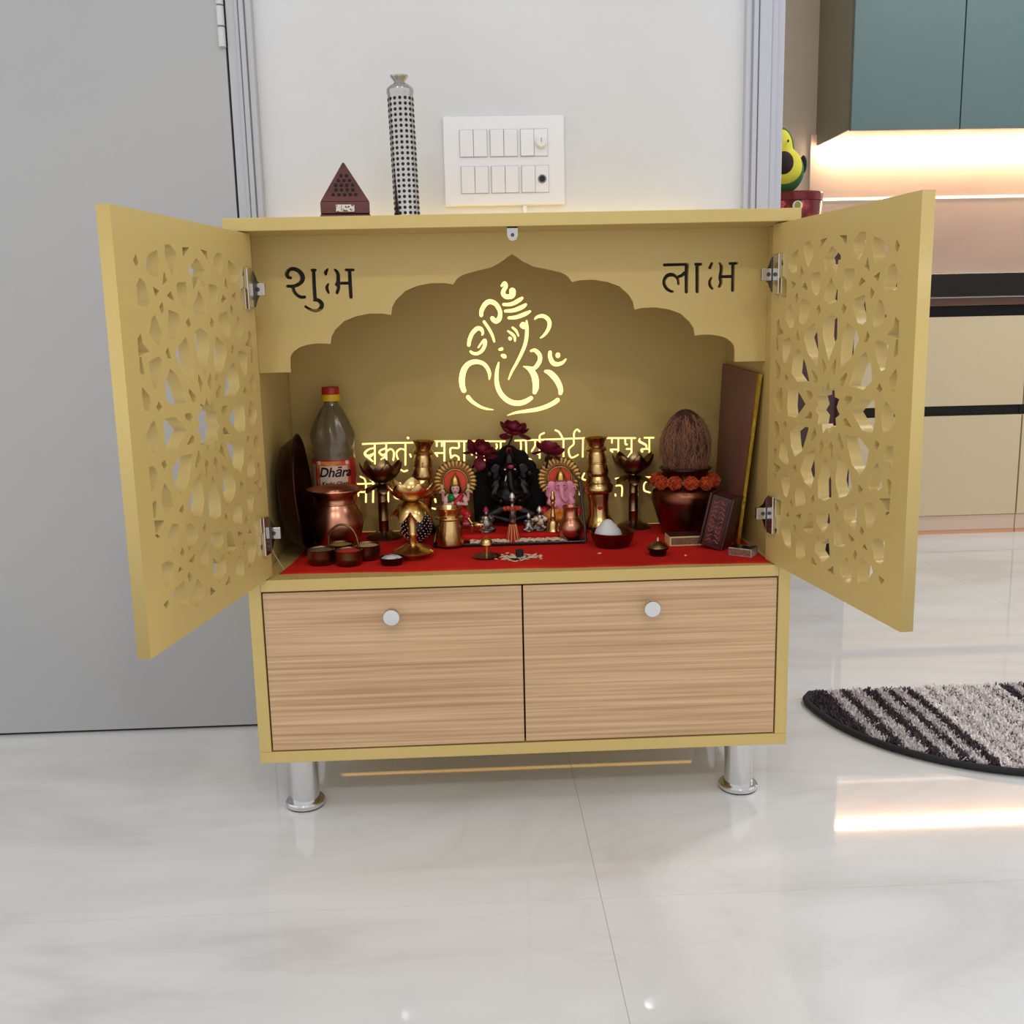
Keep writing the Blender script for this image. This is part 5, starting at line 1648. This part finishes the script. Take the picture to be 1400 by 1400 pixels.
# ---- match boxes
t = thing('match_box', 'match box with cream edged striker side in front of the offering pot', 'match box', (0.2720, 0.1560, ZC), rotz=R(2))
STRK = mat('brown striker', (112, 78, 60), 0.9, noise=(900.0, (150, 116, 92), 0.5, 0.6, U))
CREAM = mat('cream card', (214, 190, 130), 0.7)
MBT = mat('dark printed card', (54, 24, 22), 0.5)
obj('sleeve', G().b2(-0.0275, 0.0275, -0.018, 0.018, 0, 0.0155), CREAM, t, bevel=0.0004)
obj('striker', G().b2(-0.0250, 0.0250, -0.0184, -0.0179, 0.0022, 0.0133), STRK, t)
obj('printed_top', G().b2(-0.0272, 0.0272, -0.0177, 0.0177, 0.0154, 0.0160), MBT, t)
t = thing('match_box', 'match box with black printed top at the foot of the leaning board', 'match box', (0.3450, 0.0640, ZC), rotz=R(-38))
obj('sleeve', G().b2(-0.0185, 0.0185, -0.0135, 0.0135, 0, 0.0125), mat('grey card', (150, 132, 136), 0.6, noise=(70, (190, 176, 176), 0.5, 0.6, U)), t, bevel=0.0004)
obj('striker', G().b2(-0.0187, -0.0184, -0.0120, 0.0120, 0.0015, 0.011), STRK, t)
obj('striker', G().b2(-0.0175, 0.0175, -0.0139, -0.0134, 0.0015, 0.011), STRK, t)
obj('printed_top', G().b2(-0.0183, 0.0183, -0.0133, 0.0133, 0.0124, 0.0130), mat('black printed card', (20, 16, 18), 0.25, noise=(45, (130, 124, 126), 0.62, 0.66, (1, 3, 1))), t)

# ---- little covered lamp
t = thing('covered_lamp', 'small dark metal lamp with domed lid near the shelf edge', 'lamp', (0.2150, 0.0780, ZC))
obj('bowl', G().lathe([(0.0120, 0), (0.0125, 0.001), (0.0140, 0.009), (0.0168, 0.0105), (0.0170, 0.012), (0.0150, 0.0125)], n=34), mat('dark bronze', (62, 46, 36), 0.35, 1.0), t, smooth=40)
obj('lid', G().lathe([(0.0162, 0.0126), (0.0150, 0.0145), (0.0095, 0.0195), (0.0035, 0.0220), (0.0016, 0.0225)], n=34), BRASSD, t, smooth=40)
obj('tip', G().lathe([(0.0014, 0.0224), (0.0016, 0.0245), (0.0008, 0.0275), (0.0001, 0.0285)], n=12), mat('pale wick', (214, 184, 160), 0.6), t, smooth=50)

# ---- carved book box leaning on the board
t = thing('carved_book', 'dark carved wooden book with red ornament leaning beside the board', 'book', (0.3130, 0.1200, ZC), rot=(0, R(13), R(-34)))
CARV = mat('carved rosewood', (86, 32, 30), 0.45, noise=(70.0, (36, 14, 14), 0.42, 0.6, U), bump=(60, 1.0, U))
RW2 = mat('dark rosewood', (58, 24, 22), 0.4)
obj('block', G().b2(-0.016, 0.016, -0.0195, 0.0195, 0.004, 0.088), RW2, t, bevel=0.001)
obj('cover', G().b2(-0.0205, -0.0165, -0.0215, 0.0215, 0.0045, 0.090), RW2, t, bevel=0.001)
obj('cover', G().b2(0.0165, 0.0205, -0.0215, 0.0215, 0.0045, 0.090), RW2, t, bevel=0.001)
obj('carved_panel', G().b2(-0.0130, 0.0130, -0.0208, -0.0192, 0.010, 0.084), CARV, t, bevel=0.0006, label='red carved ornament panel')
cp = obj('carved_panel', G().b2(-0.0222, -0.0204, -0.0165, 0.0165, 0.010, 0.084), CARV, t, bevel=0.0006, label='red carved ornament panel')
g = G()
q = random.Random(5)
for k in range(9):
    z = 0.016 + k * 0.0078
    for s in (-1, 1):
        P = [(s * (0.002 + 0.0028 * i) , -0.0212, z + 0.0024 * math.sin(i * 1.7 + k)) for i in range(4)]
        g.tube(P, 0.0009, 5)
obj('relief', g, mat('worn red relief', (150, 70, 66), 0.5), t)

# ---- big board leaning in the right corner with golden edge
t = thing('leaning_board', 'large reddish brown board with gilded edge leaning in the cabinet corner', 'board', (0.355, 0.23, ZC))
bn, bf, tn, tf = Vector((-0.002, -0.092, 0)), Vector((0.004, 0.090, 0)), Vector((0.0185, -0.128, 0.274)), Vector((0.0190, 0.100, 0.281))
nrm = (bf - bn).cross(tn - bn).normalized()
if nrm.x < 0:
    nrm = -nrm
TH = 0.0045
g = G().add([bn, bf, tf, tn, bn + nrm * TH, bf + nrm * TH, tf + nrm * TH, tn + nrm * TH], [(0, 1, 2, 3), (4, 7, 6, 5), (0, 4, 5, 1), (1, 5, 6, 2), (2, 6, 7, 3), (3, 7, 4, 0)])
obj('panel', g, mat('reddish brown lacquered board', (122, 80, 72), 0.42, noise=(9.0, (150, 96, 70), 0.45, 0.72, (1, 1, 0.6))), t)
e = (tn - bn)
o1 = Vector((0, -0.0045, 0))
g = G().add([bn + o1, bn - nrm * 0.0006, tn - nrm * 0.0006, tn + o1, bn + o1 + nrm * TH, bn + nrm * (TH + 0.0006), tn + nrm * (TH + 0.0006), tn + o1 + nrm * TH], [(0, 1, 2, 3), (4, 7, 6, 5), (0, 4, 5, 1), (1, 5, 6, 2), (2, 6, 7, 3), (3, 7, 4, 0)])
obj('gilded_edge', g, mat('gold foil tape', (196, 168, 62), 0.35, 0.9, bump=(140, 0.8, U)), t, label='gold foil edge')
obj('backing_sheet', G().add([bn + nrm * 0.0052, bf + nrm * 0.0052, tf + nrm * 0.0052, tn + nrm * 0.0052, bn + nrm * 0.0062, bf + nrm * 0.0062, tf + nrm * 0.0062, tn + nrm * 0.0062], [(0, 1, 2, 3), (4, 7, 6, 5), (0, 4, 5, 1), (1, 5, 6, 2), (2, 6, 7, 3), (3, 7, 4, 0)]), mat('yellow paper backing', (206, 176, 70), 0.7), t)

# ---- incense stick holder
t = thing('incense_stand', 'small brass incense stand with a saucer foot near the shelf edge', 'incense holder', (-0.0500, 0.0985, ZC))
obj('saucer', G().lathe([(0.016, 0), (0.0205, 0.001), (0.0222, 0.0030), (0.0215, 0.0032), (0.012, 0.0022), (0.0035, 0.0030)], n=36), BRASSD, t, smooth=50)
obj('stem', G().lathe([(0.0030, 0.0028), (0.0026, 0.012), (0.0030, 0.0190)], n=18), BRASS, t, smooth=50)
obj('cup', G().lathe([(0.0034, 0.0190), (0.0100, 0.0210), (0.0098, 0.0245), (0.0080, 0.0285), (0.0040, 0.0315), (0.0015, 0.0330), (0.0001, 0.0332)], n=28), BRASS, t, smooth=50)

# ---- incense cone on white petals
t = thing('incense_cone_dish', 'black incense stub on a saucer of white petals near the shelf edge', 'incense holder', (-0.0020, 0.0880, ZC))
obj('saucer', G().lathe([(0.012, 0), (0.0165, 0.0012), (0.0172, 0.0024), (0.0110, 0.0018), (0.001, 0.0016)], n=30), mat('dark pewter', (70, 58, 60), 0.3, 1.0), t, smooth=50)
obj('stub', G().lathe([(0.0062, 0.0016), (0.0060, 0.0110), (0.0052, 0.0135), (0.0001, 0.0138)], (0.003, 0, 0), 20), mat('black incense', (16, 14, 15), 0.8), t, smooth=40)
PETW = mat('dried white petal', (226, 204, 178), 0.8, spec=0.2)


def scatter(g, n, fx, fy, seed, L=0.006):
    q = random.Random(seed)
    for k in range(n):
        x, y = fx(q), fy(q)
        a = q.uniform(0, 2 * PI)
        l, w = q.uniform(0.6, 1.2) * L, q.uniform(0.12, 0.28) * L
        z = q.uniform(0.0004, 0.0022)
        d = Vector((math.cos(a), math.sin(a), q.uniform(-0.1, 0.1)))
        e = Vector((-math.sin(a), math.cos(a), 0))
        c = Vector((x, y, z))
        top = Vector((0, 0, 0.0008))
        g.add([c - d * l / 2, c - e * w, c + d * l / 2, c + e * w, c + top], [(0, 1, 4), (1, 2, 4), (2, 3, 4), (3, 0, 4), (3, 2, 1, 0)])


g = G()
scatter(g, 170, lambda q: q.gauss(0.001, 0.0145), lambda q: q.gauss(0.001, 0.0080), 2, 0.013)
o = obj('white_petals', g, PETW, t)
o['kind'] = 'stuff'

g = G()
scatter(g, 420, lambda q: q.uniform(-0.075, 0.085), lambda q: q.uniform(0.1825, 0.199), 9, 0.0085)
scatter(g, 160, lambda q: q.gauss(-0.005, 0.014), lambda q: min(0.199, max(0.1825, q.gauss(0.187, 0.006))), 12, 0.0095)
for i, v in enumerate(g.v):
    g.v[i] = (v[0], v[1], TRAY + v[2] * 1.6)
o = tag(obj('rice_offering', g, PETW), 'scattered white rice and petals along the front of the black tray', 'rice')
o['kind'] = 'stuff'
# loose bits on the cloth
g0 = mesh('petal', G().ell((0, 0, 0.0010), (0.0038, 0.0022, 0.0010), 10, 6))
g0.materials.append(mat('pink white petal', (232, 190, 184), 0.7))
for lab, x, y, a in (('single pale petal lying on the red cloth before the copper bowl', 0.1270, 0.0985, 0.3), ('single pale petal lying on the red cloth beside the covered lamp', 0.2560, 0.0660, 1.2)):
    tag(obj('petal', g0, None, loc=(x, y, ZC), rot=(0, 0, a), smooth=180), lab, 'petal', 'loose petals on the cloth')
# a thin cord hanging beside the dark dish
o = obj('cord', G().tube([(-0.3735, 0.040, 0.430), (-0.368, 0.045, 0.405), (-0.356, 0.053, ZC + 0.001)], 0.0006, 6), mat('pale cord', (190, 180, 170), 0.6))
tag(o, 'thin pale cord beside the standing dark dish', 'cord')
